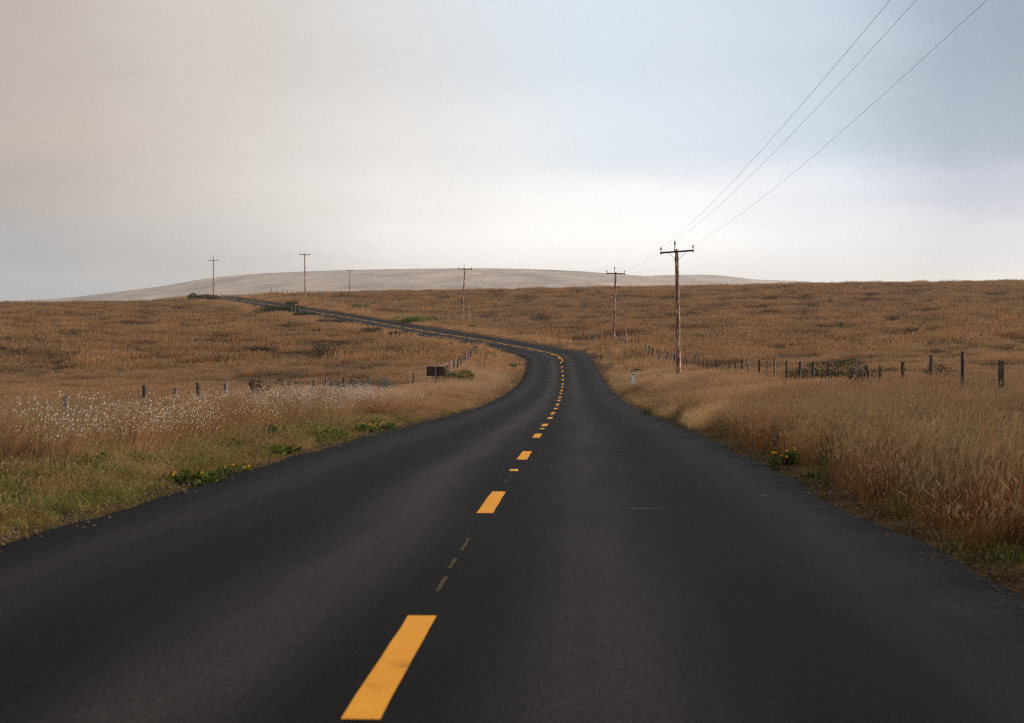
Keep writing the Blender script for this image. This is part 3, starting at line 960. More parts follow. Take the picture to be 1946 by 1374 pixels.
# roadside weeds with yellow flowers
shrub(1489, 888, 18.6, 0.40, 0.29, 0.35, 'weed', 'dark green weed with yellow flowers at the right road edge', 41, 0.05, 700, 'flowering_weed', 0.0, None, 7)
shrub(368, 908, 15.9, 0.62, 0.18, 0.35, 'weed', 'dark green leafy weed with an orange flower at the left road edge', 42, 0.06, 800, 'flowering_weed', 0.0, None, 3)
shrub(452, 890, 17.4, 0.45, 0.16, 0.3, 'weed', 'small weed with orange flowers just beyond the leafy left edge weed', 43, 0.05, 350, 'flowering_weed', 0.0, None, 4)
shrub(697, 822, 30, 0.6, 0.26, 0.5, 'weed', 'low weed with bright yellow flowers by the left edge of the road', 44, 0.05, 400, 'flowering_weed', 0.0, None, 8)
shrub(733, 815, 31.5, 0.6, 0.24, 0.5, 'weed', 'second yellow flowered weed, just right of the brightest left edge one', 45, 0.05, 400, 'flowering_weed', 0.0, None, 6)
shrub(1646, 885, 20.5, 0.3, 0.62, 0.3, 'weed', 'tall weed with yellow flowers deep in the right hand grass', 46, 0.04, 160, 'flowering_weed', 0.0, None, 9)
shrub(1598, 930, 17.2, 0.25, 0.3, 0.25, 'weed', 'single yellow flowered weed near the right edge, closest to the camera', 47, 0.04, 160, 'flowering_weed', 0.0, None, 5)
shrub(1228, 790, 47, 0.7, 0.45, 0.5, 'weed', 'yellow flowered weed at the first bulge of the right road edge', 48, 0.05, 300, 'flowering_weed', 0.0, None, 9)
shrub(1402, 838, 29, 0.7, 0.4, 0.5, 'weed', 'yellow flowered weed between pale tuft and dark weed on the right', 49, 0.05, 300, 'flowering_weed', 0.0, None, 8)
shrub(515, 835, 25, 0.4, 0.45, 0.4, 'weed', 'yellow flower standing in the tall grass left of the road', 50, 0.04, 150, 'flowering_weed', 0.0, None, 5)


def thistle(px, py, Y, h, label, seed, n=9):
    rr = random.Random(seed)
    x, y, _ = at(px, py, Y); z = float(height([x], [y])[0])
    root = empty('thistle', (x, y, z)); tag(root, label, 'thistle')
    st, hd = MB(), []
    for k in range(n):
        a = rr.uniform(0, 6.28); sp_ = rr.uniform(.05, .38)
        tip = Vector((sp_ * math.cos(a), sp_ * .7 * math.sin(a), h * rr.uniform(.7, 1.0)))
        mid = Vector((tip.x * .35, tip.y * .35, tip.z * .6))
        st.tube([(0, 0, -.1), mid, tip], [.014, .010, .007], 5)
        for q in range(3):
            t2 = mid.lerp(tip, rr.uniform(.5, 1)) + Vector((rr.uniform(-.1, .1), rr.uniform(-.1, .1), rr.uniform(0, .08)))
            st.tube([mid.lerp(tip, .5), t2], [.007, .005], 4)
            hd.append(t2)
        hd.append(tip)
    st.build('stem', M['thistle'], root)
    for p in hd[::2]:
        b = MB()
        b.tube([p - Vector((0, 0, .03)), p, p + Vector((0, 0, .025)), p + Vector((0, 0, .06))], [.008, .033, .036, .018], 7)
        b.build('seed_head', M['thistle'], root)
    b = MB()
    for k in range(16):
        a = rr.uniform(0, 6.28); q = Vector((rr.uniform(-.12, .12), rr.uniform(-.1, .1), rr.uniform(.3, .85) * h))
        dr = Vector((math.cos(a), math.sin(a), rr.uniform(-.2, .5))) * .16
        s_ = Vector((-math.sin(a), math.cos(a), .2)) * .025
        b.add([q, q + dr * .5 + s_, q + dr, q + dr * .5 - s_], [(0, 1, 2, 3)])
    b.build('leaves', M['thistle'], root)


thistle(484, 790, 46, 1.28, 'dry dark thistle poking above the grass by the left fence', 3)
thistle(497, 788, 47, 1.15, 'shorter dark thistle touching the one by the left fence', 4)
thistle(1625, 760, 44, 1.15, 'dark dry thistle rising in front of the right fence posts', 5, 11)
thistle(1650, 758, 44.5, 1.22, 'thin dark thistle just right of the fuller one by the right fence', 6, 7)

# ------------------------------------------------------------------ grass
def blades(n, radius, hgt, width, rng, lean=0.35, spread=0.3, heads=0.5, hsize=0.02, hlen=0.09, segs=3, hvar=0.35):
    a = rng.uniform(0, 2 * np.pi, n); r = radius * np.sqrt(rng.uniform(0, 1, n))
    B = np.stack([r * np.cos(a), r * np.sin(a), np.full(n, -0.03)], 1)
    h = hgt * (1 - hvar + 2 * hvar * rng.uniform(0, 1, n) ** 1.2)
    d = np.stack([lean + rng.normal(0, spread, n), rng.normal(0, spread, n)], 1)
    fa = rng.uniform(-0.9, 0.9, n)                   # blade facing: mostly broadside on
    wd = np.stack([np.cos(fa), np.sin(fa), np.zeros(n)], 1)
    wid = width * rng.uniform(.6, 1.4, n)
    V, Fq, sh, hd = [], [], [], []
    shade = rng.uniform(.62, 1.38, n)
    rows = []
    for k in range(segs + 1):
        t = k / segs
        P = B + np.stack([d[:, 0] * h * t ** 1.8 * .9, d[:, 1] * h * t ** 1.8 * .9, h * (t - 0.18 * t * t * (d ** 2).sum(1))], 1)
        w = (wid * (1 - 0.85 * t) * .5)[:, None] * wd
        rows.append((P - w, P + w))
    base = 0
    pts = []
    for l, r_ in rows: pts += [l, r_]
    V = np.stack(pts, 1).reshape(-1, 3)               # per blade 2*(segs+1)
    m_ = 2 * (segs + 1)
    idx = np.arange(n)[:, None] * m_
    for k in range(segs):
        Fq.append(np.concatenate([idx + 2 * k, idx + 2 * k + 1, idx + 2 * k + 3, idx + 2 * k + 2], 1))
    Fq = np.concatenate(Fq, 0)
    sh = np.repeat(shade, m_); hd = np.zeros(len(V))
    nh = int(n * heads)
    if nh:
        T = (rows[-1][0] + rows[-1][1])[:nh] / 2
        Tp = (rows[-2][0] + rows[-2][1])[:nh] / 2
        ax = T - Tp; ax /= np.linalg.norm(ax, axis=1)[:, None]
        hl = hlen * rng.uniform(.6, 1.4, nh)[:, None]; hs = hsize * rng.uniform(.6, 1.4, nh)[:, None]
        for s_ in (wd[:nh], np.cross(ax, wd[:nh])):
            v = np.stack([T - ax * hl * .5, T + s_ * hs * .5, T + ax * hl * .6, T - s_ * hs * .5], 1).reshape(-1, 3)
            Fq = np.concatenate([Fq, np.arange(4 * nh).reshape(nh, 4) + len(V)], 0)
            V = np.concatenate([V, v], 0)
            sh = np.r_[sh, np.repeat(rng.uniform(.75, 1.3, nh), 4)]; hd = np.r_[hd, np.ones(4 * nh)]
    return V, Fq, sh, hd


def source_collection(name, makers):
    c = bpy.data.collections.new(name)
    for k, (nm, V, Fq, sh, hd, mat) in enumerate(makers):
        o = bpy.data.objects.new('%s_%02d' % (nm, k), attr_mesh(nm, V, Fq, mat, sh, hd))
        c.objects.link(o)
    return c


def scatter(name, P, rot, scl, idx, tint, coll, label, cat):
    me = bpy.data.meshes.new(name)
    me.vertices.add(len(P)); me.vertices.foreach_set('co', P.astype(np.float32).ravel())
    a = me.attributes.new('rot', 'FLOAT_VECTOR', 'POINT'); a.data.foreach_set('vector', rot.astype(np.float32).ravel())
    a = me.attributes.new('scl', 'FLOAT_VECTOR', 'POINT'); a.data.foreach_set('vector', scl.astype(np.float32).ravel())
    a = me.attributes.new('idx', 'INT', 'POINT'); a.data.foreach_set('value', idx.astype(np.int32))
    a = me.attributes.new('tint', 'FLOAT_COLOR', 'POINT'); a.data.foreach_set('color', np.c_[tint, np.ones(len(tint))].astype(np.float32).ravel())
    me.update()
    o = bpy.data.objects.new(name, me); COL.objects.link(o)
    ng = bpy.data.node_groups.new(name + '_scatter', 'GeometryNodeTree')
    ng.interface.new_socket('Geometry', in_out='INPUT', socket_type='NodeSocketGeometry')
    ng.interface.new_socket('Geometry', in_out='OUTPUT', socket_type='NodeSocketGeometry')
    gi = ng.nodes.new('NodeGroupInput'); go = ng.nodes.new('NodeGroupOutput')
    ci = ng.nodes.new('GeometryNodeCollectionInfo'); ci.inputs['Collection'].default_value = coll
    ci.inputs['Separate Children'].default_value = True; ci.inputs['Reset Children'].default_value = True
    ip = ng.nodes.new('GeometryNodeInstanceOnPoints'); ip.inputs['Pick Instance'].default_value = True

    def na(nm, t):
        x = ng.nodes.new('GeometryNodeInputNamedAttribute'); x.data_type = t; x.inputs['Name'].default_value = nm
        return x.outputs['Attribute']
    er = ng.nodes.new('FunctionNodeEulerToRotation')
    K = ng.links.new
    K(gi.outputs[0], ip.inputs['Points']); K(ci.outputs[0], ip.inputs['Instance'])
    K(na('idx', 'INT'), ip.inputs['Instance Index']); K(na('scl', 'FLOAT_VECTOR'), ip.inputs['Scale'])
    K(na('rot', 'FLOAT_VECTOR'), er.inputs[0]); K(er.outputs[0], ip.inputs['Rotation'])
    K(ip.outputs[0], go.inputs[0])
    md = o.modifiers.new('scatter', 'NODES'); md.node_group = ng
    tag(o, label, cat, kind='stuff')
    return o


def points(Y0, Y1, dens, rng, spread=0.47, side=6.0):
    """random spots over the piece of country the photograph could see"""
    area = spread * (Y1 ** 2 - Y0 ** 2) + 2 * side * (Y1 - Y0)
    n_ = int(area * dens)
    Y = Y0 + (Y1 - Y0) * rng.uniform(0, 1, int(n_ * 2.2))
    keep = rng.uniform(0, 1, len(Y)) < (spread * Y + side) / (spread * Y1 + side)
    Y = Y[keep][:n_]
    X = rng.uniform(-1, 1, len(Y)) * (spread * Y + side)
    return X, Y


TAN = np.array((0.265, 0.113, 0.038)); RUST = np.array((0.26, 0.082, 0.020)); PALE = np.array((0.49, 0.285, 0.135)); OLIVE = np.array((0.18, 0.14, 0.038))
DARK = np.array((0.10, 0.062, 0.034)); GREEN = np.array((0.15, 0.17, 0.04)); MAUVE = np.array((0.32, 0.155, 0.085)); GOLD = np.array((0.44, 0.25, 0.095))


def mixc(a, b, t):
    return a * (1 - t[:, None]) + b * t[:, None]


def blob(X, Y, px, py, D, rx, ry, soft=0.5):
    x, y, _ = at(px, py, D)
    return 1 - sstep(1 - soft, 1 + soft, np.hypot((X - x) / rx, (Y - y) / ry))


def clumpy(X, Y):
    return fbm(X / 3.0, Y / 3.4, 57, 3)


def field_tint(X, Y, off, rng):
    n1 = fbm(X / 14, Y / 26, 41, 4); n2 = fbm(X / 2.3, Y / 3.0, 52, 4); n3 = fbm(X / 30, Y / 60, 63, 3)
    c = np.repeat(TAN[None], len(X), 0)
    c = mixc(c, RUST, sstep(.52, .68, n1) * .6)
    c = mixc(c, PALE, sstep(.55, .72, n3) * .45)
    c = mixc(c, MAUVE, sstep(.5, .7, fbm(X / 22, Y / 30, 77, 3)) * .5 * (X > 0))
    c = mixc(c, DARK, sstep(.58, .68, n2) * .85)
    c = mixc(c, GOLD, sstep(.5, .7, fbm(X / 5, Y / 8, 66, 3)) * .5)
    c = mixc(c, OLIVE, sstep(.62, .72, fbm(X / 7, Y / 9, 88, 3)) * .6)
    c = c * np.where(X < -0.2 * Y + 20, .74, .84)[:, None]
    heath = sstep(.42, .6, fbm(X / 28, Y / 12, 71, 3)) * sstep(165, 195, Y) * (1 - sstep(285, 320, Y)) * sstep(-30, 0, X - 0.02 * Y)
    c = mixc(c, np.array((.17, .095, .062)), heath * .75)
    low = sstep(.44, .62, fbm(X / 20, Y / 10, 72, 3)) * sstep(100, 120, Y) * (1 - sstep(165, 200, Y)) * (X < -8)
    c = mixc(c, np.array((.15, .075, .032)), low * .7)
    ridge = sstep(296, 318, Y) * (X < -40) * sstep(.36, .52, fbm(X / 14, Y / 9, 73, 3))
    c = mixc(c, np.array((.06, .045, .022)), ridge * .8)
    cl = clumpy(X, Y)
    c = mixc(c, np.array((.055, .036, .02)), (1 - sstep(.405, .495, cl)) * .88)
    c = mixc(c, np.array((.46, .245, .10)), sstep(.54, .66, cl) * .65)
    return c * rng.uniform(.75, 1.25, len(X))[:, None]


GM = M['grass']
rg = np.random.default_rng(99)

# --- far fields
src = source_collection('far_tufts', [('tuft', *blades(70 + 10 * k, 0.55 + 0.14 * k, 0.25 + 0.03 * k, 0.035, np.random.default_rng(200 + k), 0.32, 0.34, 0.25, 0.04, 0.16, 2), GM) for k in range(6)])
X, Y = points(118, 430, 1.35, rg, 0.46, 6)
Z, off, _ = height(X, Y, True)
k = (np.abs(off) > 4.6)
X, Y, Z, off = X[k], Y[k], Z[k], off[k]
n2 = fbm(X / 2.3, Y / 3.0, 52, 4)
sc = rg.uniform(.7, 1.25, len(X)) * np.where(np.abs(off) < 7, .6, 1) * (0.45 + 1.0 * sstep(.38, .66, clumpy(X, Y)))
tint = field_tint(X, Y, off, rg)
tint = mixc(tint, PALE * 1.15 * rg.uniform(.8, 1.2, len(X))[:, None], (1 - sstep(6, 14, np.abs(off))) * .8)
scatter('field_grass', np.stack([X, Y, Z], 1), np.stack([rg.normal(0, .06, len(X)), rg.normal(0, .06, len(X)), rg.uniform(-.7, .7, len(X))], 1),
        np.stack([sc * 1.2, sc * 1.2, sc * rg.uniform(.6, 1.5, len(X))], 1), rg.integers(0, 6, len(X)), tint, src, 'dry brown grass covering the far fields up to the crest', 'grass')

# --- middle distance
src = source_collection('mid_tufts', [('tuft', *blades(95, 0.5, 0.35, 0.017, np.random.default_rng(300 + k), 0.33, 0.28, 0.5, 0.025, 0.12, 3), GM) for k in range(5)])
X, Y = points(40, 125, 5.2, rg, 0.46, 6)
Z, off, _ = height(X, Y, True)
k = (np.abs(off) > 4.0)
X, Y, Z, off = X[k], Y[k], Z[k], off[k]
tint = field_tint(X, Y, off, rg)
verge = 1 - sstep(9.5, 13, np.abs(off))
vt = mixc(np.repeat(PALE[None] * 1.2, len(X), 0), MAUVE, sstep(.42, .62, fbm(X / 3, Y / 6, 15, 3)))
vt = mixc(vt, RUST, .55 * sstep(.56, .7, fbm(X / 4, Y / 7, 16, 3)))
vt = mixc(vt, np.array((.62, .43, .22)), .85 * blob(X, Y, 1225, 700, 108, 2.4, 28))
vt = mixc(vt, np.array((.66, .47, .30)), .8 * (off < -4.6) * sstep(72, 92, Y) * (.55 + .45 * sstep(.35, .55, fbm(X / 2, Y / 4, 18, 2))))
tint = mixc(tint, vt * rg.uniform(.8, 1.2, len(X))[:, None], verge)
edge = (1 - sstep(4.3, 5.6, np.abs(off)))
tint = mixc(tint, OLIVE, edge * .6 * rg.uniform(.3, 1, len(X)))
hs = np.where(np.abs(off) < 10, 1.0, 0.45 + 0.65 * sstep(.38, .66, clumpy(X, Y))) * (0.35 + 0.65 * sstep(4.0, 6.2, np.abs(off))) * (0.8 + .5 * fbm(X / 3, Y / 3, 5, 2))
hs = hs * (1 + 1.1 * blob(X, Y, 1203, 735, 84.5, 1.0, 2.2))
sc = rg.uniform(.8, 1.25, len(X))
scatter('roadside_grass', np.stack([X, Y, Z], 1), np.stack([rg.normal(0, .06, len(X)), rg.normal(0, .06, len(X)), rg.uniform(-.7, .7, len(X))], 1),
        np.stack([sc * (.6 + .4 * hs), sc * (.6 + .4 * hs), sc * hs * 1.15], 1), rg.integers(0, 5, len(X)), tint, src, 'pale dry grass beside the road in the middle distance', 'grass')

# --- near verge: tall grass
src = source_collection('near_tufts', [('tuft', *blades(85, 0.24, (0.44, 0.48, 0.40, 0.56, 0.30, 0.48)[k], 0.0052, np.random.default_rng(400 + k), (.32, .25, .4, .3, .5, .2)[k], (.24, .34, .42, .2, .5, .3)[k], (.4, .3, .5, .7, .15, .45)[k], 0.0095, (.1, .08, .12, .13, .06, .1)[k], 4, .5), GM) for k in range(6)])
X, Y = points(3, 44, 30, rg, 0.48, 6)
Z, off, _ = height(X, Y, True)
tall = np.where(off < 0, sstep(5.3, 6.8, -off + (fbm(X / 1.5, Y / 1.5, 6, 2) - .5) * 1.6), sstep(3.55, 4.3, off + (fbm(X / 1.2, Y / 1.2, 7, 2) - .5) * 1.2))
tall = np.maximum(tall, blob(X, Y, 1312, 810, 36, 0.9, 2.6) * (off > 3.6))
k = (np.abs(off) > 3.85) & (rg.uniform(0, 1, len(X)) < tall + .06) & (np.abs(off) < 24)
X, Y, Z, off, tall = X[k], Y[k], Z[k], off[k], tall[k]
v1 = fbm(X / 2.2, Y / 3.2, 31, 3); v2 = fbm(X / 3.5, Y / 5, 32, 3); v3 = fbm(X / 1.1, Y / 1.4, 33, 3)
c = mixc(np.repeat(TAN[None], len(X), 0), PALE, sstep(.42, .62, v1) * .7)
c = mixc(c, RUST, sstep(.5, .66, v2) * .65)
c = mixc(c, MAUVE, sstep(.5, .65, v3) * .5)
c = mixc(c, OLIVE, (1 - sstep(.1, .9, tall)) * .6 + .25 * sstep(.55, .7, fbm(X / .9, Y / .9, 34, 2)))
c = mixc(c, RUST * 1.1, .9 * blob(X, Y, 400, 830, 24, 1.3, 2.4))
c = mixc(c, RUST * 1.1, .8 * blob(X, Y, 1400, 770, 36, 3.5, 3.0))
c = mixc(c, PALE * 1.12, .95 * blob(X, Y, 1312, 810, 36, 0.9, 2.6))
c = mixc(c, PALE, .7 * blob(X, Y, 1216, 775, 52, 0.5, 1.2))
right = (off > 0) * (1 - sstep(22, 34, Y))
c = mixc(c, RUST * .85, right * .45)
c = mixc(c, DARK * 1.4, right * .5 * sstep(.5, .65, fbm(X / .8, Y / .8, 37, 3)))
gap = fbm(X / .7, Y / .9, 39, 3)
c = mixc(c, np.array((.075, .05, .022)), (1 - sstep(.36, .46, gap)) * .6)
c = mixc(c, np.array((.16, .14, .035)), sstep(.56, .68, fbm(X / 1.3, Y / 1.3, 40, 2)) * .55)
st_ = blob(X, Y, 1316, 812, 36, 1.0, 3.0)
c = mixc(c, np.array((.74, .50, .23)), st_ * .95)
c = mixc(c, np.array((.56, .35, .16)), .9 * blob(X, Y, 1217, 776, 52, 0.6, 1.6))
c *= rg.uniform(.7, 1.3, len(X))[:, None]
hs = (.45 + .55 * tall) * (.75 + .5 * fbm(X / 1.8, Y / 1.8, 35, 2)) * np.where(off < -6, .97, .95)
hs = hs * (1 - .25 * blob(X, Y, 1300, 810, 36, 0.8, 2.4))
sc = rg.uniform(.8, 1.2, len(X))
scatter('verge_grass', np.stack([X, Y, Z], 1), np.stack([rg.normal(0, .08, len(X)), rg.normal(0, .08, len(X)), rg.uniform(-.8, .8, len(X))], 1),
        np.stack([sc, sc, sc * hs], 1), rg.integers(0, 6, len(X)), c, src, 'tall tan and rust grass on the near verges', 'grass')

# --- short turf along the edge
src = source_collection('turf_tufts', [('tuft', *blades(80, 0.17, 0.14, 0.006, np.random.default_rng(500 + k), 0.15, 0.45, 0.12, 0.012, 0.03, 3), GM) for k in range(4)])
X, Y = points(3, 60, 30, rg, 0.40, 5)
Z, off, _ = height(X, Y, True)
edgeo = 3.56 + (fbm(X / .5, Y / .5, 44, 3) - .5) * .5
k = (np.abs(off) > edgeo - .28 * (rg.uniform(0, 1, len(X)) < .10)) & (np.abs(off) < np.where(off < 0, 7.2, 5.0))
X, Y, Z, off = X[k], Y[k], Z[k], off[k]
g = fbm(X / .8, Y / .8, 45, 3)
c = mixc(np.repeat((TAN * .35 + np.array((0.25, 0.225, 0.07)) * .65)[None], len(X), 0), GREEN, sstep(.42, .6, g))
c = mixc(c, np.array((.05, .05, .016)), (1 - sstep(.34, .45, fbm(X / .45, Y / .6, 47, 3))) * .6)
c = mixc(c, PALE * .8, sstep(.52, .66, fbm(X / .6, Y / .9, 46, 3)) * .7)
c = mixc(c, DARK, .5 * (1 - sstep(3.7, 4.0, np.abs(off))))
c *= rg.uniform(.7, 1.25, len(X))[:, None]
sc = rg.uniform(.7, 1.3, len(X)); hh = sc * (.55 + .9 * sstep(3.6, 5.2, np.abs(off)))
scatter('edge_turf', np.stack([X, Y, Z + .0], 1), np.stack([rg.normal(0, .1, len(X)), rg.normal(0, .1, len(X)), rg.uniform(0, 6.28, len(X))], 1),
        np.stack([sc, sc, hh], 1), rg.integers(0, 4, len(X)), c, src, 'short green and straw turf along the road edges', 'grass')

# --- loose grit along the broken edges
mk = []
for kk in range(3):
    r_ = np.random.default_rng(650 + kk); Vs, Fs = [], []
    for q in range(9):
        p = np.r_[r_.uniform(-.12, .12, 2), .002]; s_ = r_.uniform(.004, .013)
        o8 = np.array([(1, 0, 0), (0, 1, 0), (-1, 0, 0), (0, -1, 0), (0, 0, .7), (0, 0, -.7)]) * s_ * r_.uniform(.7, 1.3, (6, 3)) + p
        Fs += [(6 * q + a, 6 * q + b, 6 * q + c_) for a, b, c_ in ((0, 1, 4), (1, 2, 4), (2, 3, 4), (3, 0, 4), (1, 0, 5), (2, 1, 5), (3, 2, 5), (0, 3, 5))]
        Vs.append(o8)
    V = np.concatenate(Vs); mk.append(('grit', V, np.array(Fs), r_.uniform(.6, 1.4, len(V)), np.zeros(len(V)), GM))
src = source_collection('grit_tufts', mk)
X, Y = points(4, 60, 30, rg, 0.40, 5)
Z, off, _ = height(X, Y, True)
a_ = np.abs(off)
k = (a_ > 3.28) & (a_ < 3.85) & (rg.uniform(0, 1, len(X)) < .25 + .75 * sstep(3.35, 3.6, a_))
X, Y, Z, off = X[k], Y[k], Z[k], off[k]
_, rz_, _ = road_frame(X, Y)
Z = np.where(np.abs(off) < 3.62, rz_ + .002, Z)
scatter('edge_grit', np.stack([X, Y, Z], 1), np.stack([X * 0, X * 0, rg.uniform(0, 6.28, len(X))], 1), np.ones((len(X), 3)) * rg.uniform(.7, 1.6, len(X))[:, None], rg.integers(0, 3, len(X)),
        np.repeat(np.array((.16, .12, .085))[None], len(X), 0) * rg.uniform(.5, 1.5, len(X))[:, None], src, 'loose grit and crumbs along the broken asphalt edges', 'gravel')

# --- leafy ground weeds near the edges
mk = []
for k in range(3):
    V, Fq, sh = leaf_cloud(70, (.26, .26, .12), .055, np.random.default_rng(600 + k), 5)
    mk.append(('weed', V, Fq, sh, np.zeros(len(V)), GM))
src = source_collection('weed_tufts', mk)
X, Y = points(4, 60, 7, rg, 0.40, 5)
Z, off, _ = height(X, Y, True)
g = fbm(X / .9, Y / 1.3, 71, 3)
k = (np.abs(off) > 3.7) & (np.abs(off) < np.where(off < 0, 5.9, 4.9)) & (g > np.where(off < 0, .56, .71))
X, Y, Z, off, g = X[k], Y[k], Z[k], off[k], g[k]
c = np.repeat(np.array((.085, .095, .024))[None], len(X), 0) * rg.uniform(.6, 1.5, len(X))[:, None]
sc = rg.uniform(.6, 1.35, len(X))
scatter('ground_weeds', np.stack([X, Y, Z], 1), np.stack([X * 0, X * 0, rg.uniform(0, 6.28, len(X))], 1), np.stack([sc, sc, sc * rg.uniform(.7, 1.4, len(X))], 1),
        rg.integers(0, 3, len(X)), c, src, 'small green weeds along the road edges', 'weeds')

# --- fluffy white seed heads
def fluff(n, rng, radius=.42, hgt=.72):
    V, Fq, sh, hd = blades(n, radius, hgt, .004, rng, .3, .25, 0, 0, 0, 3)
    m_ = 8
    T = V.reshape(n, m_, 3)[:, 6:8].mean(1)
    r, l = .0075, .022
    dirs = np.array([(1, 0, 0), (0, 1, 0), (-1, 0, 0), (0, -1, 0)])
    hv, hf = [], []
    base = len(V)
    q = rng.uniform(.7, 1.4, n)
    for i in range(n):
        b0 = base + i * 10
        ax = np.array((.5, 0, .86))
        p = T[i]
        hv += [p - ax * l * .5 * q[i]] + [p - ax * l * .2 * q[i] + d * r * q[i] for d in dirs] + [p + ax * l * .25 * q[i] + d * r * .8 * q[i] for d in dirs] + [p + ax * l * .7 * q[i]]
        for e in range(4):
            f_ = (e + 1) % 4
            hf += [(b0, b0 + 1 + f_, b0 + 1 + e, b0 + 1 + e), (b0 + 1 + e, b0 + 1 + f_, b0 + 5 + f_, b0 + 5 + e), (b0 + 5 + e, b0 + 5 + f_, b0 + 9, b0 + 9)]
    return V, Fq, sh, np.array(hv), hf


mk = []
for k in range(3):
    V, Fq, sh, hv, hf = fluff(38, np.random.default_rng(700 + k))
    me = bpy.data.meshes.new('fluff')
    faces = [tuple(int(i) for i in f) for f in Fq] + [tuple(dict.fromkeys(int(i) for i in f)) for f in hf]
    me.from_pydata([tuple(v) for v in np.concatenate([V, hv])], [], faces)
    me.materials.append(GM); me.materials.append(M['fluff'])
    me.polygons.foreach_set('material_index', [0] * len(Fq) + [1] * len(hf))
    a = me.attributes.new('shade', 'FLOAT', 'POINT'); a.data.foreach_set('value', np.r_[sh, np.ones(len(hv))].astype(np.float32))
    me.update()
    mk.append(me)
src = bpy.data.collections.new('fluff_tufts')
for k, me in enumerate(mk):
    src.objects.link(bpy.data.objects.new('fluff_%02d' % k, me))
X, Y = points(10, 70, 14, rg, 0.46, 5)
Z, off, _ = height(X, Y, True)
dn = blob(X, Y, 255, 830, 21, 1.3, 2.6, .6) * .30 + blob(X, Y, 640, 785, 46, 3.4, 10, .6) * .30 + blob(X, Y, 540, 790, 36, 2.2, 6, .7) * .12 + .008 * (off < -5.6)
k = (rg.uniform(0, 1, len(X)) < dn) & (off < -5.4) & (off > -12)
X, Y, Z = X[k], Y[k], Z[k]
sc = rg.uniform(.85, 1.15, len(X))
scatter('fluffy_seed_grass', np.stack([X, Y, Z], 1), np.stack([X * 0, X * 0, rg.uniform(-.6, .6, len(X))], 1), np.stack([sc, sc, sc], 1), rg.integers(0, 3, len(X)),
        np.repeat(PALE[None], len(X), 0), src, 'white fluffy seed heads in the grass left of the road', 'grass')

# --- dark scrub dotted over the fields
mk = []
for k in range(4):
    V, Fq, sh = leaf_cloud(260, (1.6, 1.2, .6), .16, np.random.default_rng(800 + k), 6)
    mk.append(('scrub', V, Fq, sh, np.zeros(len(V)), GM))
src = source_collection('scrub_tufts', mk)
X, Y = points(70, 400, .03, rg, 0.45, 5)
Z, off, _ = height(X, Y, True)
g = fbm(X / 16, Y / 20, 91, 3)
k = (np.abs(off) > 13) & (g > .46)
X, Y, Z = X[k], Y[k], Z[k]
c = np.repeat(np.array((.062, .05, .026))[None], len(X), 0) * rg.uniform(.6, 1.8, len(X))[:, None]
sc = rg.uniform(.4, 1.25, len(X))
scatter('field_scrub', np.stack([X, Y, Z - .05], 1), np.stack([X * 0, X * 0, rg.uniform(0, 6.28, len(X))], 1), np.stack([sc * 1.3, sc, sc * rg.uniform(.6, 1.1, len(X))], 1), rg.integers(0, 4, len(X)), c, src,
        'low dark scrub dotted over both fields', 'scrub')

# ------------------------------------------------------------------ haze
hz = MB()
hz.box((0, 3700, 75), (11000, 7700, 250))
haze = hz.build('haze', None)
m, nt, out = new_mat('haze_air')
pv = N(nt, 'ShaderNodeVolumePrincipled', inp={'Color': (0.95, 0.93, 0.92, 1), 'Density': 0.00015, 'Anisotropy': 0.3})
nt.links.new(pv.outputs[0], out.inputs['Volume'])
haze.data.materials.append(m)
tag(haze, 'thin pale sea haze in front of the far hills', 'haze', kind='stuff')

# ------------------------------------------------------------------ sky and sun
SUN_AZ, SUN_EL = math.radians(78), math.radians(21)      # clockwise from the view direction
w = bpy.data.worlds.new('World'); scene.world = w
w.use_nodes = True
nt = w.node_tree
nt.nodes.clear()
L = nt.links.new
out = nt.nodes.new('ShaderNodeOutputWorld')
bg = nt.nodes.new('ShaderNodeBackground')
L(bg.outputs[0], out.inputs[0])
sky = N(nt, 'ShaderNodeTexSky', sky_type='NISHITA', sun_disc=False, sun_elevation=SUN_EL, sun_rotation=SUN_AZ)
tc = nt.nodes.new('ShaderNodeTexCoord')
nz = N(nt, 'ShaderNodeTexNoise', inp={'Scale': 5.0, 'Detail': 5, 'Roughness': 0.55})
mpn = N(nt, 'ShaderNodeMapping', inp={'Scale': (1, 1, 3.0)})
L(tc.outputs['Generated'], mpn.inputs[0]); L(mpn.outputs[0], nz.inputs['Vector'])
nsub = N(nt, 'ShaderNodeVectorMath', operation='SUBTRACT'); nsub.inputs[1].default_value = (.5, .5, .5)
L(nz.outputs['Color'], nsub.inputs[0])
nmul = N(nt, 'ShaderNodeVectorMath', operation='MULTIPLY'); nmul.inputs[1].default_value = (.09, .09, .045)
L(nsub.outputs[0], nmul.inputs[0])
nadd = N(nt, 'ShaderNodeVectorMath', operation='ADD')
L(tc.outputs['Generated'], nadd.inputs[0]); L(nmul.outputs[0], nadd.inputs[1])
sx = nt.nodes.new('ShaderNodeSeparateXYZ'); L(nadd.outputs[0], sx.inputs[0])
az = N(nt, 'ShaderNodeMath', operation='ARCTAN2'); L(sx.outputs[0], az.inputs[0]); L(sx.outputs[1], az.inputs[1])
azn = N(nt, 'ShaderNodeMapRange', inp={1: math.radians(-40), 2: math.radians(40), 3: 0.0, 4: 1.0}); L(az.outputs[0], azn.inputs[0])
el = N(nt, 'ShaderNodeMath', operation='ARCSINE'); L(sx.outputs[2], el.inputs[0])
eld = N(nt, 'ShaderNodeMath', operation='MULTIPLY', inp={1: 180 / math.pi}); L(el.outputs[0], eld.inputs[0])
AZ = [-40, -21, -18, -14, -10, -5, 0, 4, 7.5, 13, 18, 21, 40]
END = (178, 176, 176)
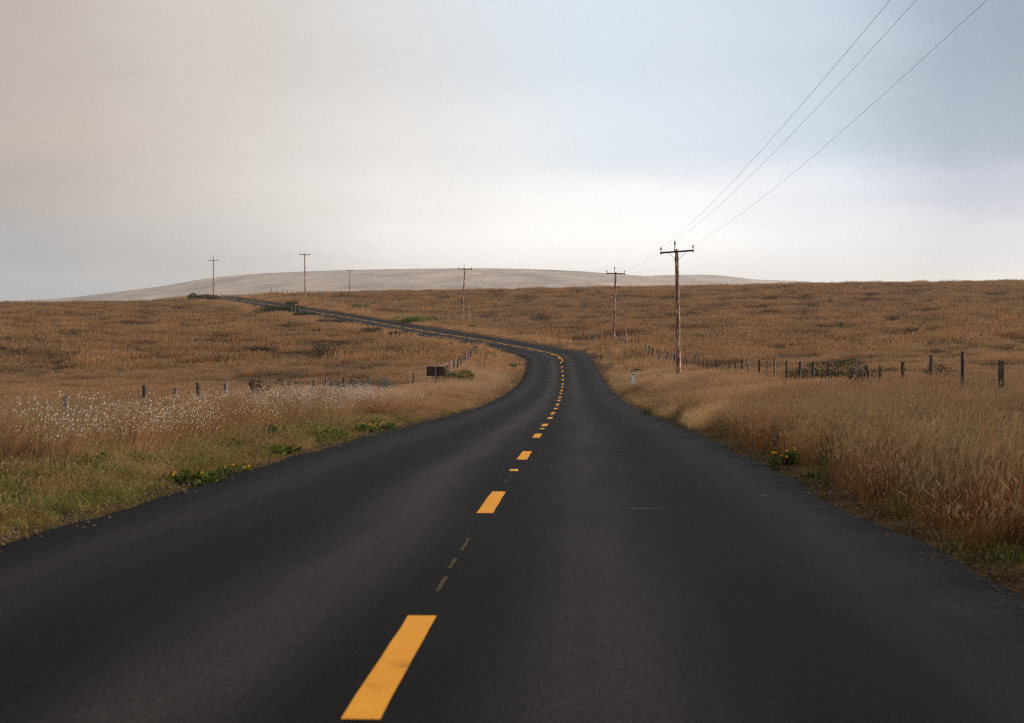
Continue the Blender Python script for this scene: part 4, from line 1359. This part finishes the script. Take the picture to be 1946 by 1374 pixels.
rows = [
    (0.8, [END, (164, 174, 182), (172, 181, 187), (199, 199, 198), (217, 215, 212), (238, 235, 231), (250, 247, 243), (251, 248, 244), (252, 249, 245), (251, 248, 243), (248, 241, 234), (244, 236, 228), END]),
    (2.8, [END, (170, 172, 175), (177, 177, 178), (202, 199, 195), (223, 219, 214), (239, 236, 231), (248, 245, 241), (250, 248, 244), (250, 249, 247), (233, 235, 238), (212, 216, 223), (212, 215, 222), END]),
    (4.6, [END, (176, 166, 160), (186, 177, 170), (207, 199, 194), (222, 216, 210), (234, 231, 227), (241, 240, 238), (243, 243, 242), (240, 241, 243), (218, 224, 232), (186, 194, 209), (184, 191, 206), END]),
    (6.8, [END, (188, 175, 168), (195, 183, 175), (206, 196, 190), (217, 211, 206), (226, 223, 220), (226, 229, 232), (217, 226, 234), (211, 220, 231), (192, 206, 221), (161, 176, 194), (154, 169, 187), END]),
    (10.2, [END, (182, 171, 165), (190, 179, 173), (205, 196, 191), (208, 202, 197), (214, 214, 214), (213, 221, 229), (210, 222, 233), (207, 218, 231), (190, 204, 219), (153, 167, 185), (146, 159, 177), END]),
]
prev = None
for k, (e, cs) in enumerate(rows):
    gain = (1.36, 1.33, 1.22, 1.12, 1.06)[k]
    r = ramp(nt, [((a + 40) / 80, tuple(v * (1.03 + (gain - 1.03) * float(sstep(-12, -2, a)) * float(1 - 0.8 * sstep(9, 19, a))) for v in lin(*c)[:3]) + (1,)) for a, c in zip(AZ, cs)])
    L(azn.outputs[0], r.inputs[0])
    if prev is None:
        prev = r.outputs[0]
    else:
        mr = N(nt, 'ShaderNodeMapRange', interpolation_type='SMOOTHSTEP', inp={1: rows[k - 1][0], 2: e, 3: 0.0, 4: 1.0}); L(eld.outputs[0], mr.inputs[0])
        mx = N(nt, 'ShaderNodeMix', data_type='RGBA'); L(mr.outputs[0], mx.inputs[0]); L(prev, mx.inputs[6]); L(r.outputs[0], mx.inputs[7]); prev = mx.outputs[2]
# higher up: thin overcast with the clear sky behind it
sk = N(nt, 'ShaderNodeVectorMath', operation='SCALE', inp={'Scale': 0.10}); L(sky.outputs[0], sk.inputs[0])
hi = N(nt, 'ShaderNodeMix', data_type='RGBA', inp={0: 0.6}); L(sk.outputs[0], hi.inputs[6]); hi.inputs[7].default_value = (0.62, 0.60, 0.585, 1)
mr = N(nt, 'ShaderNodeMapRange', interpolation_type='SMOOTHSTEP', inp={1: 12.0, 2: 30.0, 3: 0.0, 4: 1.0}); L(eld.outputs[0], mr.inputs[0])
mx = N(nt, 'ShaderNodeMix', data_type='RGBA'); L(mr.outputs[0], mx.inputs[0]); L(prev, mx.inputs[6]); L(hi.outputs[2], mx.inputs[7])
L(mx.outputs[2], bg.inputs['Color'])
bg.inputs['Strength'].default_value = 1.06

sd = bpy.data.lights.new('sun', 'SUN'); sd.energy = 4.5; sd.angle = math.radians(6); sd.color = (1.0, 0.90, 0.78)
so = bpy.data.objects.new('sun', sd); COL.objects.link(so)
dv = Vector((math.sin(SUN_AZ) * math.cos(SUN_EL), math.cos(SUN_AZ) * math.cos(SUN_EL), math.sin(SUN_EL)))
so.rotation_euler = (-dv).to_track_quat('-Z', 'Y').to_euler()

# ------------------------------------------------------------------ render settings
vs_ = scene.view_settings
scene.display_settings.display_device = 'sRGB'
vs_.view_transform = 'Standard'
vs_.look = 'None'
vs_.exposure = 0.0
vs_.gamma = 1.0
scene.cycles.max_bounces = 6
scene.cycles.diffuse_bounces = 3
scene.cycles.transparent_max_bounces = 4
scene.cycles.volume_bounces = 0
scene.cycles.use_denoising = False
scene.cycles.filter_width = 1.2
